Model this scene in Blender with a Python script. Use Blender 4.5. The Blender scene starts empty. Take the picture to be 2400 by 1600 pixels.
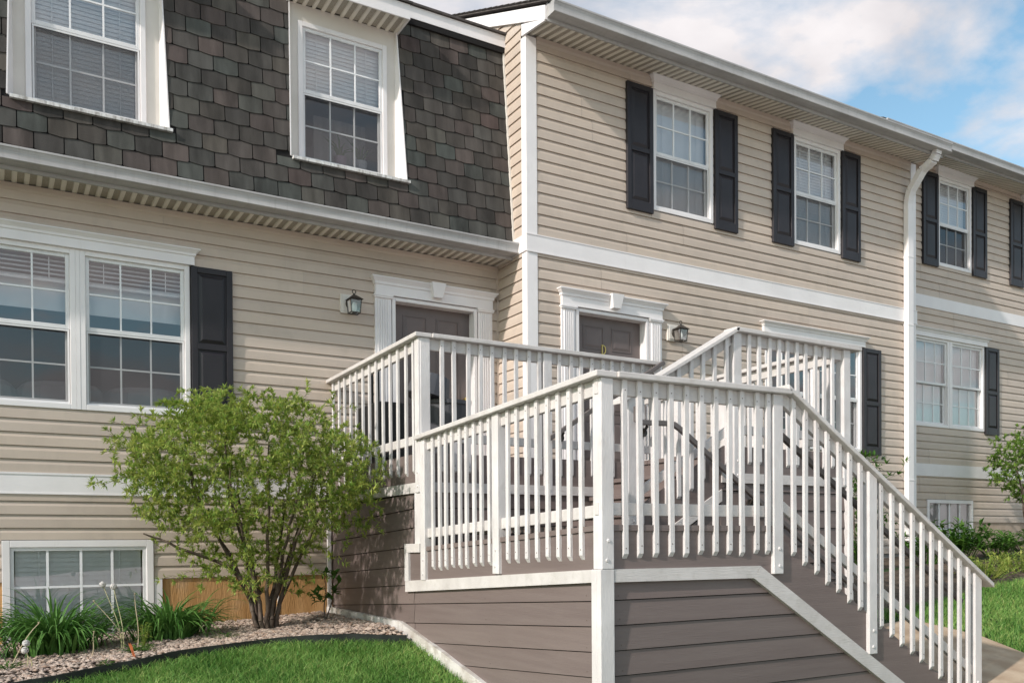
import bpy, math, random
from mathutils import Vector, Matrix
from mathutils import noise as mnoise
R = math.radians
rng = random.Random(7)
sc = bpy.context.scene
col = sc.collection

# ------------------------------------------------------------------ camera
F, YAW, PIT, ROL, PY = 2068.8, R(30.41), R(-.599), R(-.391), 1290.4
f0 = Vector((math.sin(YAW), math.cos(YAW), 0)); r0 = Vector((math.cos(YAW), -math.sin(YAW), 0)); u0 = Vector((0, 0, 1))
f2 = f0*math.cos(PIT) + u0*math.sin(PIT); u2 = u0*math.cos(PIT) - f0*math.sin(PIT)
r3 = r0*math.cos(ROL) + u2*math.sin(ROL); u3 = u2*math.cos(ROL) - r0*math.sin(ROL)
cam = bpy.data.cameras.new('camera'); camo = bpy.data.objects.new('camera', cam); col.objects.link(camo)
camo.matrix_world = Matrix(((r3.x, u3.x, -f2.x, 0), (r3.y, u3.y, -f2.y, 0), (r3.z, u3.z, -f2.z, 0), (0, 0, 0, 1)))
cam.sensor_width = 36; cam.lens = F/2400*36; cam.shift_y = (PY-800)/2400
cam.clip_start = .05; cam.clip_end = 2000
sc.camera = camo

# ------------------------------------------------------------------ world, sun, exposure
SUN = Vector((-1, -.26, .60)).normalized()
w = bpy.data.worlds.new('World'); sc.world = w; w.use_nodes = True
nt = w.node_tree; nt.nodes.clear()
def wn(t, **k):
    n = nt.nodes.new(t)
    for a, b in k.items(): setattr(n, a, b)
    return n
sky = wn('ShaderNodeTexSky', sky_type='NISHITA', sun_disc=False)
sky.sun_elevation = math.asin(SUN.z); sky.sun_rotation = math.atan2(SUN.x, SUN.y)
sky.air_density = 1.0; sky.dust_density = 1.0; sky.ozone_density = 1.5
tc = wn('ShaderNodeTexCoord'); sep = wn('ShaderNodeSeparateXYZ'); nt.links.new(tc.outputs['Generated'], sep.inputs[0])
mx = wn('ShaderNodeMath', operation='MAXIMUM'); mx.inputs[1].default_value = .06; nt.links.new(sep.outputs['Z'], mx.inputs[0])
ad = wn('ShaderNodeMath', operation='ADD'); ad.inputs[1].default_value = .18; nt.links.new(mx.outputs[0], ad.inputs[0])
dv = wn('ShaderNodeVectorMath', operation='DIVIDE'); nt.links.new(tc.outputs['Generated'], dv.inputs[0])
cb = wn('ShaderNodeCombineXYZ'); cb.inputs[2].default_value = 1
for i in (0, 1): nt.links.new(ad.outputs[0], cb.inputs[i])
nt.links.new(cb.outputs[0], dv.inputs[1])
mp = wn('ShaderNodeMapping'); mp.inputs['Location'].default_value = (1.3, .4, 0); mp.inputs['Scale'].default_value = (1, 1, .0)
nt.links.new(dv.outputs[0], mp.inputs[0])
n1 = wn('ShaderNodeTexNoise'); n1.inputs['Scale'].default_value = 1.55; n1.inputs['Detail'].default_value = 9; n1.inputs['Roughness'].default_value = .56; n1.inputs['Distortion'].default_value = .25
nt.links.new(mp.outputs[0], n1.inputs['Vector'])
cr = wn('ShaderNodeValToRGB'); cr.color_ramp.elements[0].position = .47; cr.color_ramp.elements[1].position = .59
nt.links.new(n1.outputs['Fac'], cr.inputs[0])
n2 = wn('ShaderNodeTexNoise'); n2.inputs['Scale'].default_value = 4.2; n2.inputs['Detail'].default_value = 8
nt.links.new(mp.outputs[0], n2.inputs['Vector'])
cc = wn('ShaderNodeValToRGB'); cc.color_ramp.elements[0].position = .32; cc.color_ramp.elements[1].position = .68
cc.color_ramp.elements[0].color = (3.95, 3.8, 3.95, 1); cc.color_ramp.elements[1].color = (5.75, 5.48, 5.52, 1)
nt.links.new(n2.outputs['Fac'], cc.inputs[0])
mixs = wn('ShaderNodeMixRGB'); nt.links.new(cr.outputs[0], mixs.inputs[0]); tint = wn('ShaderNodeMixRGB', blend_type='MULTIPLY'); tint.inputs[0].default_value = 1; tint.inputs[2].default_value = (1.18, 1.33, 1.17, 1); nt.links.new(sky.outputs[0], tint.inputs[1]); nt.links.new(tint.outputs[0], mixs.inputs[1]); nt.links.new(cc.outputs[0], mixs.inputs[2])
bg = wn('ShaderNodeBackground'); bg.inputs['Strength'].default_value = .15
nt.links.new(mixs.outputs[0], bg.inputs[0])
wo = wn('ShaderNodeOutputWorld'); nt.links.new(bg.outputs[0], wo.inputs[0])
sl = bpy.data.lights.new('sun', 'SUN'); sl.energy = 3.5; sl.angle = R(1.6); sl.color = (1, .925, .87)
so = bpy.data.objects.new('sun', sl); col.objects.link(so); so.rotation_euler = SUN.to_track_quat('Z', 'Y').to_euler(); so.location = SUN*30
sc.view_settings.view_transform = 'Standard'; sc.view_settings.look = 'None'; sc.view_settings.gamma = 1
sc.view_settings.use_curve_mapping = False; sc.view_settings.exposure = .2

# ------------------------------------------------------------------ helpers
WL = {}
def root(name, label, cat, loc=(0, 0, 0), group=None, kind=None):
    o = bpy.data.objects.new(name, None); o.empty_display_size = .2; col.objects.link(o); o.location = loc
    WL[o.name] = Vector(loc); o['label'] = label; o['category'] = cat
    if group: o['group'] = group
    if kind: o['kind'] = kind
    return o
def link(me, name, parent=None, wl=(0, 0, 0), rot=None):
    o = bpy.data.objects.new(name, me); col.objects.link(o)
    wl = Vector(wl); WL[o.name] = wl
    if parent is not None:
        o.parent = parent; o.location = wl - WL[parent.name]
    else: o.location = wl
    if rot: o.rotation_euler = rot
    return o
def tag(o, label, cat=None, group=None, kind=None):
    if label: o['label'] = label
    if cat: o['category'] = cat
    if group: o['group'] = group
    if kind: o['kind'] = kind
    return o
class MB:
    def __init__(s): s.v = []; s.f = []; s.m = []
    def face(s, pts, m=0):
        i = len(s.v); s.v += [tuple(p) for p in pts]; s.f.append(tuple(range(i, i+len(pts)))); s.m.append(m)
    def box(s, x0, x1, y0, y1, z0, z1, m=0):
        return s.hexa([(x0, y0, z0), (x1, y0, z0), (x1, y1, z0), (x0, y1, z0), (x0, y0, z1), (x1, y0, z1), (x1, y1, z1), (x0, y1, z1)], m)
    def hexa(s, p, m=0):
        i = len(s.v); s.v += [tuple(q) for q in p]
        for q in ((0, 3, 2, 1), (4, 5, 6, 7), (0, 1, 5, 4), (1, 2, 6, 5), (2, 3, 7, 6), (3, 0, 4, 7)):
            s.f.append(tuple(i+a for a in q)); s.m.append(m)
        return s
    def prism(s, poly, a, b, m=0, caps=True):      # poly of 3-vectors swept by vector b-a : poly given at a
        d = Vector(b)-Vector(a); n = len(poly); i = len(s.v)
        s.v += [tuple(Vector(p)) for p in poly] + [tuple(Vector(p)+d) for p in poly]
        for k in range(n):
            j = (k+1) % n; s.f.append((i+k, i+j, i+n+j, i+n+k)); s.m.append(m)
        if caps:
            s.f.append(tuple(range(i+n-1, i-1, -1))); s.f.append(tuple(range(i+n, i+2*n))); s.m += [m, m]
        return s
    def px(s, yz, x0, x1, m=0, caps=True):
        return s.prism([(x0, y, z) for y, z in yz], (x0, 0, 0), (x1, 0, 0), m, caps)
    def beam(s, p, q, w, h, side=None, m=0):       # box along p->q, w along 'side' (horizontal), h perpendicular
        p = Vector(p); q = Vector(q); d = (q-p).normalized()
        sd = Vector(side).normalized() if side else d.cross(Vector((0, 0, 1))).normalized()
        up = sd.cross(d).normalized(); a = sd*w/2; b = up*h/2
        return s.hexa([p-a-b, q-a-b, q+a-b, p+a-b, p-a+b, q-a+b, q+a+b, p+a+b], m)
    def cyl(s, p, q, r0_, r1_=None, n=8, m=0, cap=True):
        r1_ = r0_ if r1_ is None else r1_
        p = Vector(p); q = Vector(q); d = (q-p).normalized()
        a = d.orthogonal().normalized(); b = d.cross(a); i = len(s.v)
        for c, r in ((p, r0_), (q, r1_)):
            for k in range(n):
                t = 2*math.pi*k/n; s.v.append(tuple(c + a*math.cos(t)*r + b*math.sin(t)*r))
        for k in range(n):
            j = (k+1) % n; s.f.append((i+k, i+j, i+n+j, i+n+k)); s.m.append(m)
        if cap:
            s.f.append(tuple(range(i+n-1, i-1, -1))); s.f.append(tuple(range(i+n, i+2*n))); s.m += [m, m]
        return s
    def lathe(s, c, prof, n=16, m=0):
        i = len(s.v); k = len(prof)
        for r, z in prof:
            for t in range(n):
                a = 2*math.pi*t/n; s.v.append((c[0]+r*math.cos(a), c[1]+r*math.sin(a), c[2]+z))
        for j in range(k-1):
            for t in range(n):
                u = (t+1) % n; s.f.append((i+j*n+t, i+j*n+u, i+(j+1)*n+u, i+(j+1)*n+t)); s.m.append(m)
        return s
    def mesh(s, mats, smooth=False, name='m'):
        me = bpy.data.meshes.new(name); me.from_pydata(s.v, [], s.f)
        for a in (mats if isinstance(mats, (list, tuple)) else [mats]): me.materials.append(a)
        if any(s.m): me.polygons.foreach_set('material_index', s.m)
        if smooth: me.polygons.foreach_set('use_smooth', [True]*len(me.polygons))
        me.update(); return me
    def build(s, name, mats, parent=None, smooth=False, bevel=0, wl=(0, 0, 0)):
        if wl != (0, 0, 0):
            W = Vector(wl); s.v = [tuple(Vector(q)-W) for q in s.v]
        o = link(s.mesh(mats, smooth, name), name, parent, wl)
        if bevel:
            b = o.modifiers.new('bevel', 'BEVEL'); b.width = bevel; b.segments = 2; b.limit_method = 'ANGLE'; b.angle_limit = R(40)
        return o

# ------------------------------------------------------------------ materials
def mat(name, c1, c2=None, rough=.6, sc_=(1, 1, 1), ns=5, det=5, bump=0, bsc=(1, 1, 1), bns=60, spec=.35, rnd=None, dirt=None, island=False, contrast=(.35, .65), metal=0, trans=0):
    m = bpy.data.materials.new(name); m.use_nodes = True; t = m.node_tree; t.nodes.clear()
    N = t.nodes.new; L = t.links.new
    out = N('ShaderNodeOutputMaterial'); p = N('ShaderNodeBsdfPrincipled'); L(p.outputs[0], out.inputs[0])
    p.inputs['Roughness'].default_value = rough; p.inputs['Specular IOR Level'].default_value = spec; p.inputs['Metallic'].default_value = metal
    co = N('ShaderNodeTexCoord'); oi = N('ShaderNodeObjectInfo')
    sh = N('ShaderNodeVectorMath'); sh.operation = 'MULTIPLY_ADD'; cm = N('ShaderNodeCombineXYZ')
    for i in range(3): L(oi.outputs['Random'], cm.inputs[i])
    L(cm.outputs[0], sh.inputs[0]); sh.inputs[1].default_value = (17.3, 9.1, 23.7); L(co.outputs['Object'], sh.inputs[2])
    c2 = c2 or c1
    mp_ = N('ShaderNodeMapping'); mp_.inputs['Scale'].default_value = sc_; L(sh.outputs[0], mp_.inputs[0])
    nz = N('ShaderNodeTexNoise'); nz.inputs['Scale'].default_value = ns; nz.inputs['Detail'].default_value = det; L(mp_.outputs[0], nz.inputs['Vector'])
    rp = N('ShaderNodeValToRGB'); rp.color_ramp.elements[0].position = contrast[0]; rp.color_ramp.elements[1].position = contrast[1]
    rp.color_ramp.elements[0].color = (*c1, 1); rp.color_ramp.elements[1].color = (*c2, 1); L(nz.outputs['Fac'], rp.inputs[0])
    last = rp.outputs[0]
    if rnd:       # list of tints chosen per object / island
        gi = N('ShaderNodeNewGeometry'); rr = N('ShaderNodeValToRGB'); rr.color_ramp.interpolation = 'LINEAR' if not island else 'LINEAR'
        els = rr.color_ramp.elements
        while len(els) < len(rnd): els.new(.5)
        for i, c in enumerate(rnd): els[i].position = i/(len(rnd)-1); els[i].color = (*c, 1)
        L(gi.outputs['Random Per Island'] if island else oi.outputs['Random'], rr.inputs[0])
        mu = N('ShaderNodeMixRGB'); mu.blend_type = 'MULTIPLY'; mu.inputs[0].default_value = 1; L(last, mu.inputs[1]); L(rr.outputs[0], mu.inputs[2]); last = mu.outputs[0]
    if dirt:      # (colour, scale vector, noise scale, low, high, amount)
        dm = N('ShaderNodeMapping'); dm.inputs['Scale'].default_value = dirt[1]; L(sh.outputs[0], dm.inputs[0])
        dn = N('ShaderNodeTexNoise'); dn.inputs['Scale'].default_value = dirt[2]; dn.inputs['Detail'].default_value = 6; dn.inputs['Roughness'].default_value = .62; L(dm.outputs[0], dn.inputs['Vector'])
        dr = N('ShaderNodeMapRange'); dr.inputs[1].default_value = dirt[3]; dr.inputs[2].default_value = dirt[4]; dr.inputs[3].default_value = 0; dr.inputs[4].default_value = dirt[5]; L(dn.outputs['Fac'], dr.inputs[0])
        dx = N('ShaderNodeMixRGB'); dx.inputs[2].default_value = (*dirt[0], 1); L(dr.outputs[0], dx.inputs[0]); L(last, dx.inputs[1]); last = dx.outputs[0]
    L(last, p.inputs['Base Color'])
    if bump:
        bm = N('ShaderNodeMapping'); bm.inputs['Scale'].default_value = bsc; L(sh.outputs[0], bm.inputs[0])
        bn = N('ShaderNodeTexNoise'); bn.inputs['Scale'].default_value = bns; bn.inputs['Detail'].default_value = 4; L(bm.outputs[0], bn.inputs['Vector'])
        bp = N('ShaderNodeBump'); bp.inputs['Strength'].default_value = bump; bp.inputs['Distance'].default_value = .01; L(bn.outputs['Fac'], bp.inputs['Height']); L(bp.outputs[0], p.inputs['Normal'])
    if trans:     # leaves: translucent share
        tr = N('ShaderNodeBsdfTranslucent'); L(last, tr.inputs[0]); ms = N('ShaderNodeMixShader'); ms.inputs[0].default_value = trans
        L(p.outputs[0], ms.inputs[1]); L(tr.outputs[0], ms.inputs[2]); L(ms.outputs[0], out.inputs[0])
    return m
SID = (.50, .425, .355)
M_sid = mat('vinyl_siding', (.525, .436, .364), (.570, .477, .402), .48, (.5, .5, 1.5), 1.6, 5, .12, (3, 3, 60), 14, .4, rnd=[(.95, .95, .95), (1, 1, 1), (1.03, 1.02, 1.0)],
            dirt=((.27, .23, .19), (2.2, 2.2, .8), 1.6, .50, .85, .34))
M_sidside = M_sid
M_white = mat('white_vinyl', (.77, .735, .73), (.83, .795, .79), .4, (1, 1, 1), 2.5, 4, .03, (1, 1, 1), 30, .45, dirt=((.45, .42, .37), (3, 3, 1), 2.4, .62, .86, .35))
M_sash = mat('white_window_vinyl', (.70, .69, .69), (.78, .77, .77), .35, (1, 1, 1), 6, 3, 0, spec=.5)
M_cream = mat('cream_trim', (.66, .615, .56), (.72, .675, .62), .5, (1, 1, 1), 3, 4, .03, bns=25)
M_gut = mat('gutter_aluminium', (.37, .355, .348), (.45, .435, .425), .38, (.6, 3, 3), 4, 5, .02, bns=20, spec=.5, dirt=((.26, .24, .22), (10, 2, 1.2), 2.2, .52, .80, .5))
M_sof = mat('soffit_vinyl', (.76, .70, .62), (.80, .74, .66), .5, bump=.03)
M_perf = mat('soffit_perforated', (.31, .27, .22), (.46, .41, .345), .55, (1, 1, 1), 150, 1, .25, (1, 1, 1), 160, .3)
M_deckw = mat('painted_white_wood', (.60, .57, .56), (.70, .67, .66), .52, (1, 1, 1), 3, 5, .28, (26, 26, 2.0), 7, .35, dirt=((.40, .37, .34), (1.6, 1.6, .8), 7, .52, .85, .5))
M_deckh = mat('painted_white_rail', (.54, .505, .485), (.64, .605, .585), .52, (1, 1, 1), 3, 5, .28, (2, 26, 26), 7, .35, dirt=((.36, .335, .29), (2.2, 2.2, 2.2), 6, .50, .85, .5))
M_brown = mat('painted_brown_wood', (.150, .116, .108), (.172, .136, .126), .5, (.5, .5, 9), 2.2, 6, .22, (1.6, 1.6, 44), 5, .4, rnd=[(.9, .9, .9), (1.08, 1.08, 1.07), (1, 1, 1), (1.12, 1.1, 1.09)], dirt=((.20, .17, .155), (1, 1, 1), 1.9, .58, .82, .35))
M_shut = mat('black_shutter', (.022, .019, .022), (.030, .026, .030), .36, (1, 1, 1), 3, 3, .10, (30, 30, 2), 8, .32)
M_shing = mat('slate_shingle', (.085, .080, .076), (.14, .133, .126), .9, (5, 5, .9), 2.2, 6, .5, (1, 1, 1), 170, .15, contrast=(.28, .72),
              rnd=[(.80, .64, .63), (.70, .69, .67), (.95, .80, .77), (.76, .79, .77), (.56, .54, .53), (.90, .84, .76), (.70, .82, .80), (.82, .70, .67)],
              dirt=((.020, .019, .018), (3, 3, .8), 1.0, .46, .70, .7))
M_shback = mat('shingle_felt', (.012, .011, .011), rough=.95)
M_roof = mat('roof_shingle', (.055, .048, .045), (.10, .085, .08), .9, (3, 3, 3), 4, 5, .5, bns=90)
M_door = mat('brown_door', (.135, .106, .100), (.150, .118, .112), .42, bump=.08, bsc=(20, 20, 1.5), bns=6, spec=.45)
M_brass = mat('brass', (.65, .47, .16), rough=.3, metal=1)
M_bronze = mat('dark_bronze_metal', (.025, .021, .018), (.05, .04, .033), .45, ns=30, spec=.5, bump=.1)
M_blind = mat('white_blind', (.83, .83, .835), (.87, .87, .875), .5)
M_grid = mat('grille_white', (.82, .82, .83), rough=.4)
M_dark = mat('dark_interior', (.045, .043, .045), (.06, .056, .058), .8)
M_room = mat('interior_wall', (.30, .28, .27), rough=.8)
M_sofa = mat('sofa_cloth', (.50, .47, .46), (.58, .55, .54), .9)
M_found = mat('stucco_foundation', (.44, .245, .10), (.58, .345, .16), .9, (2.5, 2.5, .25), 3, 6, .55, (26, 26, 4), 3, .15, dirt=((.40, .33, .26), (1.2, 1.2, 1.2), .9, .56, .72, .7))
M_found2 = mat('concrete_foundation', (.40, .31, .24), (.48, .39, .31), .9, bump=.2, bns=30)
M_conc = mat('concrete', (.38, .275, .185), (.49, .38, .27), .85, (1, 1, 1), 5, 6, .35, bns=40, dirt=((.24, .18, .13), (1, 1, 1), 2.2, .5, .78, .6))
M_bounce = mat('pale_bounce_pavement', (.50, .43, .405), (.60, .525, .50), .9, ns=2, det=6, bump=.2, bns=50)  # pale warm colour chosen for the light it bounces back
M_bark = mat('bark', (.075, .055, .043), (.16, .125, .10), .9, (1, 1, .3), 22, 5, .6, (1, 1, .25), 60, .15)
M_leaf = mat('shrub_leaf', (.30, .385, .080), (.47, .545, .165), .55, ns=3, spec=.25, island=True, rnd=[(.42, .62, .45), (.8, .9, .8), (1.05, 1, 1), (1.25, 1.1, 1.1), (.65, .85, .6), (1.1, .95, .7)], trans=.42)
M_leaf3 = mat('tree_leaf', (.17, .29, .05), (.29, .42, .10), .55, ns=3, spec=.25, island=True, rnd=[(.55, .75, .6), (1, 1, 1), (1.2, 1.08, 1.0)], trans=.4)
M_leaf2 = mat('deep_green_leaf', (.055, .14, .018), (.10, .20, .035), .5, ns=3, spec=.3, island=True, rnd=[(.6, .8, .7), (1, 1, 1), (1.15, 1.05, .9)], trans=.3)
M_lily = mat('daylily_blade', (.07, .18, .032), (.125, .27, .06), .42, (1, 1, 1), 4, 3, spec=.4, island=True, rnd=[(.65, .75, .7), (1, 1, 1), (1.25, 1.15, 1.2)], trans=.22)
M_grass = mat('grass_blade', (.10, .235, .045), (.22, .39, .10), .5, (1, 1, 1), 1.5, 4, spec=.25, island=True, rnd=[(.5, .66, .5), (.8, .9, .8), (1, 1, 1), (1.15, 1.08, 1.0), (1.3, 1.15, 1.2), (2.2, 1.3, 1.9)], trans=.3)
M_lawn = mat('lawn_soil', (.030, .055, .016), (.048, .08, .024), .95, (1, 1, 1), 3, 6, .4, bns=60)
M_mulch = mat('mulch_soil', (.085, .062, .045), (.16, .12, .088), .95, ns=18, bump=.6, bns=70)
M_rock = mat('river_pebble', (.33, .27, .235), (.50, .43, .38), .8, ns=9, bump=.2, bns=60, island=True, rnd=[(.55, .5, .5), (.9, .85, .8), (1.1, 1.05, 1), (.8, .65, .55), (1.25, 1.2, 1.15)])
M_gravelbase = mat('gravel_bed_soil', (.12, .095, .08), (.22, .18, .155), .95, ns=40, bump=.7, bns=80)
M_edge = mat('black_plastic_edging', (.013, .016, .014), (.026, .03, .026), .5, ns=8, bump=.1)
M_stem = mat('pale_stem', (.38, .36, .18), (.48, .45, .28), .7)
M_dry = mat('dry_stem', (.42, .34, .22), (.55, .46, .32), .8)
M_fluff = mat('dandelion_fluff', (.72, .69, .66), (.80, .78, .76), .95, trans=.3)
M_orange = mat('orange_tape', (.72, .19, .07), rough=.5)
M_bin = mat('grey_bin_plastic', (.06, .062, .07), (.075, .077, .085), .5, bump=.05)
M_black = mat('black_plastic', (.012, .012, .013), rough=.4)
M_blue = mat('blue_plastic', (.012, .03, .16), rough=.5)
M_hand = mat('handrail_grey_paint', (.115, .10, .095), (.15, .13, .125), .45)
M_pot = mat('white_pot', (.68, .66, .68), rough=.4)
M_pot2 = mat('mauve_pot', (.42, .30, .40), rough=.4)
M_bulb = mat('frosted_bulb', (.8, .8, .78), rough=.5)
M_curt = mat('curtain_cloth', (.42, .40, .40), (.5, .48, .48), .9, (18, 18, .3), 1, 3)
def glassmat(name, tint, refl, rough=0.0):
    m = bpy.data.materials.new(name); m.use_nodes = True; t = m.node_tree; t.nodes.clear(); N = t.nodes.new; L = t.links.new
    o = N('ShaderNodeOutputMaterial'); mx_ = N('ShaderNodeMixShader'); fr = N('ShaderNodeFresnel'); fr.inputs[0].default_value = 1.5
    mul = N('ShaderNodeMath'); mul.operation = 'MULTIPLY_ADD'; mul.inputs[1].default_value = refl; mul.inputs[2].default_value = .13; mul.use_clamp = True
    L(fr.outputs[0], mul.inputs[0]); L(mul.outputs[0], mx_.inputs[0])
    tr = N('ShaderNodeBsdfTransparent'); tr.inputs[0].default_value = (*tint, 1); gl = N('ShaderNodeBsdfGlossy'); gl.inputs['Roughness'].default_value = rough; gl.inputs['Color'].default_value = (.97, .94, .93, 1)
    co = N('ShaderNodeTexCoord'); nz = N('ShaderNodeTexNoise'); nz.inputs['Scale'].default_value = 1.3; L(co.outputs['Object'], nz.inputs['Vector'])
    bp = N('ShaderNodeBump'); bp.inputs['Strength'].default_value = .05; bp.inputs['Distance'].default_value = .02; L(nz.outputs['Fac'], bp.inputs['Height']); L(bp.outputs[0], gl.inputs['Normal'])
    L(tr.outputs[0], mx_.inputs[1]); L(gl.outputs[0], mx_.inputs[2]); L(mx_.outputs[0], o.inputs[0]); return m
M_glass = glassmat('window_glass', (.985, .99, .99), .9)
M_lglass = glassmat('lantern_glass', (.9, .92, .92), 1.5, .05)
def screenmat():
    m = bpy.data.materials.new('insect_screen_mesh'); m.use_nodes = True; t = m.node_tree; t.nodes.clear(); N = t.nodes.new; L = t.links.new
    o = N('ShaderNodeOutputMaterial'); a = N('ShaderNodeMixShader'); a.inputs[0].default_value = .34
    tr = N('ShaderNodeBsdfTransparent'); d = N('ShaderNodeBsdfDiffuse'); d.inputs[0].default_value = (.09, .092, .10, 1)
    L(tr.outputs[0], a.inputs[1]); L(d.outputs[0], a.inputs[2]); L(a.outputs[0], o.inputs[0]); return m
M_screen = screenmat()

# ------------------------------------------------------------------ ground
DL, DR, D3 = 9.49, 8.79, 9.40
def G(x, y):
    b = -.77 + .055*(max(-5, min(16, x))-3.2); d = 7.4-y
    if d <= 0: return b
    if d < 3.1: return b-.229*d
    return b-.229*3.1-.035*min(d-3.1, 8)
def grid(xs, ys, dz=0, fn=G):
    m = MB(); nx = len(xs)
    m.v = [(x, y, fn(x, y)+dz) for y in ys for x in xs]
    for j in range(len(ys)-1):
        for i in range(nx-1): m.f.append((j*nx+i, j*nx+i+1, (j+1)*nx+i+1, (j+1)*nx+i)); m.m.append(0)
    return m
xs = [-400, -120, -40, -15]+[-6+.5*i for i in range(60)]+[25, 32, 50, 120, 400]
ys = [-400, -120, -40, -15, -6, -3]+[-1+.3*i for i in range(42)]+[12.5, 16, 30, 120, 400]
def GL(x, y): return G(x, y)-(.07 if x < 3.3 else 0)
o = grid(xs, ys, 0, GL).build('lawn', M_lawn, smooth=True); o['kind'] = 'structure'; o['label'] = 'green lawn sloping down from the townhouses'

m = grid([-60, -20]+[-8+1*i for i in range(26)]+[26, 60], [-40, -15, -6, -3, -1, .2, .9, 1.6], .03)  # unseen sheet added to bounce neutral light onto soffits and facades
o = m.build('bounce_pavement', M_bounce, smooth=True); o['kind'] = 'structure'; o['label'] = 'unseen pale pavement in front of the lawn, added to bounce light'
# edging curve of the gravel bed (left) : plan points
EC = [(-.9, 7.02), (-.3, 7.08), (.28, 7.175), (.875, 7.305), (1.45, 7.45), (2.04, 7.50), (2.59, 7.34), (3.13, 7.12)]
def ecy(x):
    for (a, b), (c, d) in zip(EC, EC[1:]):
        if a <= x <= c:
            t = (x-a)/(c-a); t2 = t*t*(3-2*t)*.5+t*.5; return b+(d-b)*t2
    return EC[0][1] if x < EC[0][0] else EC[-1][1]
m = MB(); xs2 = [-.9+.1*i for i in range(41)]; nrow = 8
for x in xs2:
    for j in range(nrow+1):
        t = j/nrow; y = ecy(x)*(1-t)+9.47*t; m.v.append((x, y, G(x, y)+.012))
for i in range(len(xs2)-1):
    for j in range(nrow):
        a = i*(nrow+1)+j; m.f.append((a, a+nrow+1, a+nrow+2, a+1)); m.m.append(0)
o = m.build('gravel_bed', M_gravelbase, smooth=True); o['kind'] = 'structure'; o['label'] = 'soil under the pebble bed beside the left townhouse'

def pebble(m, c, r, rg):
    # squashed irregular octa-ish stone
    pts = []
    for a, e in ((0, -.9), (0, .05), (1.26, .1), (2.51, 0), (3.77, .12), (5.03, .02), (0, .95)):
        rr = r*(.75+.5*rg.random())
        if e < -.5: pts.append((0, 0, -r*.5))
        elif e > .5: pts.append((rg.uniform(-.2, .2)*r, rg.uniform(-.2, .2)*r, r*.62))
        else: pts.append((math.cos(a)*rr*1.25, math.sin(a)*rr*.9, e*r))
    an = rg.random()*6.28; ca, sa = math.cos(an), math.sin(an); tx = rg.uniform(-.4, .4)
    i = len(m.v)
    for x, y, z in pts: m.v.append((c[0]+x*ca-y*sa, c[1]+x*sa+y*ca, c[2]+z+tx*x*.5))
    for k in range(5):
        a = 1+k; b = 1+(k+1) % 5; m.f += [(i+a, i+b, i+6), (i+b, i+a, i)]; m.m += [0, 0]
rg = random.Random(3); m = MB()
for k in range(9500):
    x = rg.uniform(-.7, 3.1); y0 = ecy(x)+.02
    y = y0+(9.46-y0)*rg.random()**1.15
    pebble(m, (x, y, G(x, y)+.014+rg.random()*.012), rg.uniform(.011, .027), rg)
tag(m.build('river_pebbles', M_rock, smooth=False), 'pale river pebbles filling the planting bed', 'gravel', kind='stuff')

# black edging strip
m = MB()
for i in range(len(xs2)-1):
    p, q = [Vector((x, ecy(x), G(x, ecy(x)))) for x in (xs2[i], xs2[i+1])]
    h = .030
    m.hexa([p+Vector((0, -.012, -.12)), q+Vector((0, -.012, -.12)), q+Vector((0, .012, -.12)), p+Vector((0, .012, -.12)), p+Vector((0, -.012, h)), q+Vector((0, -.012, h)), q+Vector((0, .012, h)), p+Vector((0, .012, h))])
o = m.build('garden_edging', M_edge); tag(o, 'curved black plastic edging between pebble bed and lawn', 'edging')

def blades(m, pts, hmin, hmax, wd, rg, lean=.5):
    for x, y, z in pts:
        h = rg.uniform(hmin, hmax); a = rg.random()*6.283; l = rg.uniform(.1, lean)*h; dx, dy = math.cos(a)*l, math.sin(a)*l
        b = rg.random()*6.283; wx, wy = math.cos(b)*wd, math.sin(b)*wd; i = len(m.v)
        m.v += [(x-wx, y-wy, z-.01), (x+wx, y+wy, z-.01), (x+wx*.7+dx*.4, y+wy*.7+dy*.4, z+h*.6), (x-wx*.7+dx*.4, y-wy*.7+dy*.4, z+h*.6), (x+dx*1.3, y+dy*1.3, z+h)]
        m.f += [(i, i+1, i+2, i+3), (i+3, i+2, i+4)]; m.m += [0, 0]
rg = random.Random(5); m = MB(); pts = []
while len(pts) < 52000:
    x = rg.uniform(-.6, 3.16); y = rg.uniform(5.3, 7.55)
    if y < ecy(x)-.02 and rg.random() < .55+.45*(y-5.3)/2.2: pts.append((x, y, GL(x, y)))
blades(m, pts, .035, .10, .0034, rg, 1.15)
tag(m.build('lawn_grass', M_grass), 'short bright green grass below the pebble bed', 'grass', kind='stuff')
rg = random.Random(6); m = MB(); pts = []
def walkx(y): return 8.42-.18*max(0, 5.2-y)-.35*max(0, y-5.2)   # right edge of the concrete walk
def bedy(x): return 6.25+.10*math.sin(x*1.3)+.04*(x-10)           # front edge of right planting bed
while len(pts) < 60000:
    x = rg.uniform(7.0, 15.5); y = rg.uniform(3.6, 7.2)
    if y > bedy(x): continue
    if x < walkx(y) and y < 5.75: continue
    if y > 5.9 or x > walkx(y): pts.append((x, y, G(x, y)))
blades(m, pts, .04, .10, .0048, rg, .9)
tag(m.build('lawn_grass', M_grass), 'sunny green grass right of the staircase foot', 'grass', kind='stuff')

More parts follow.
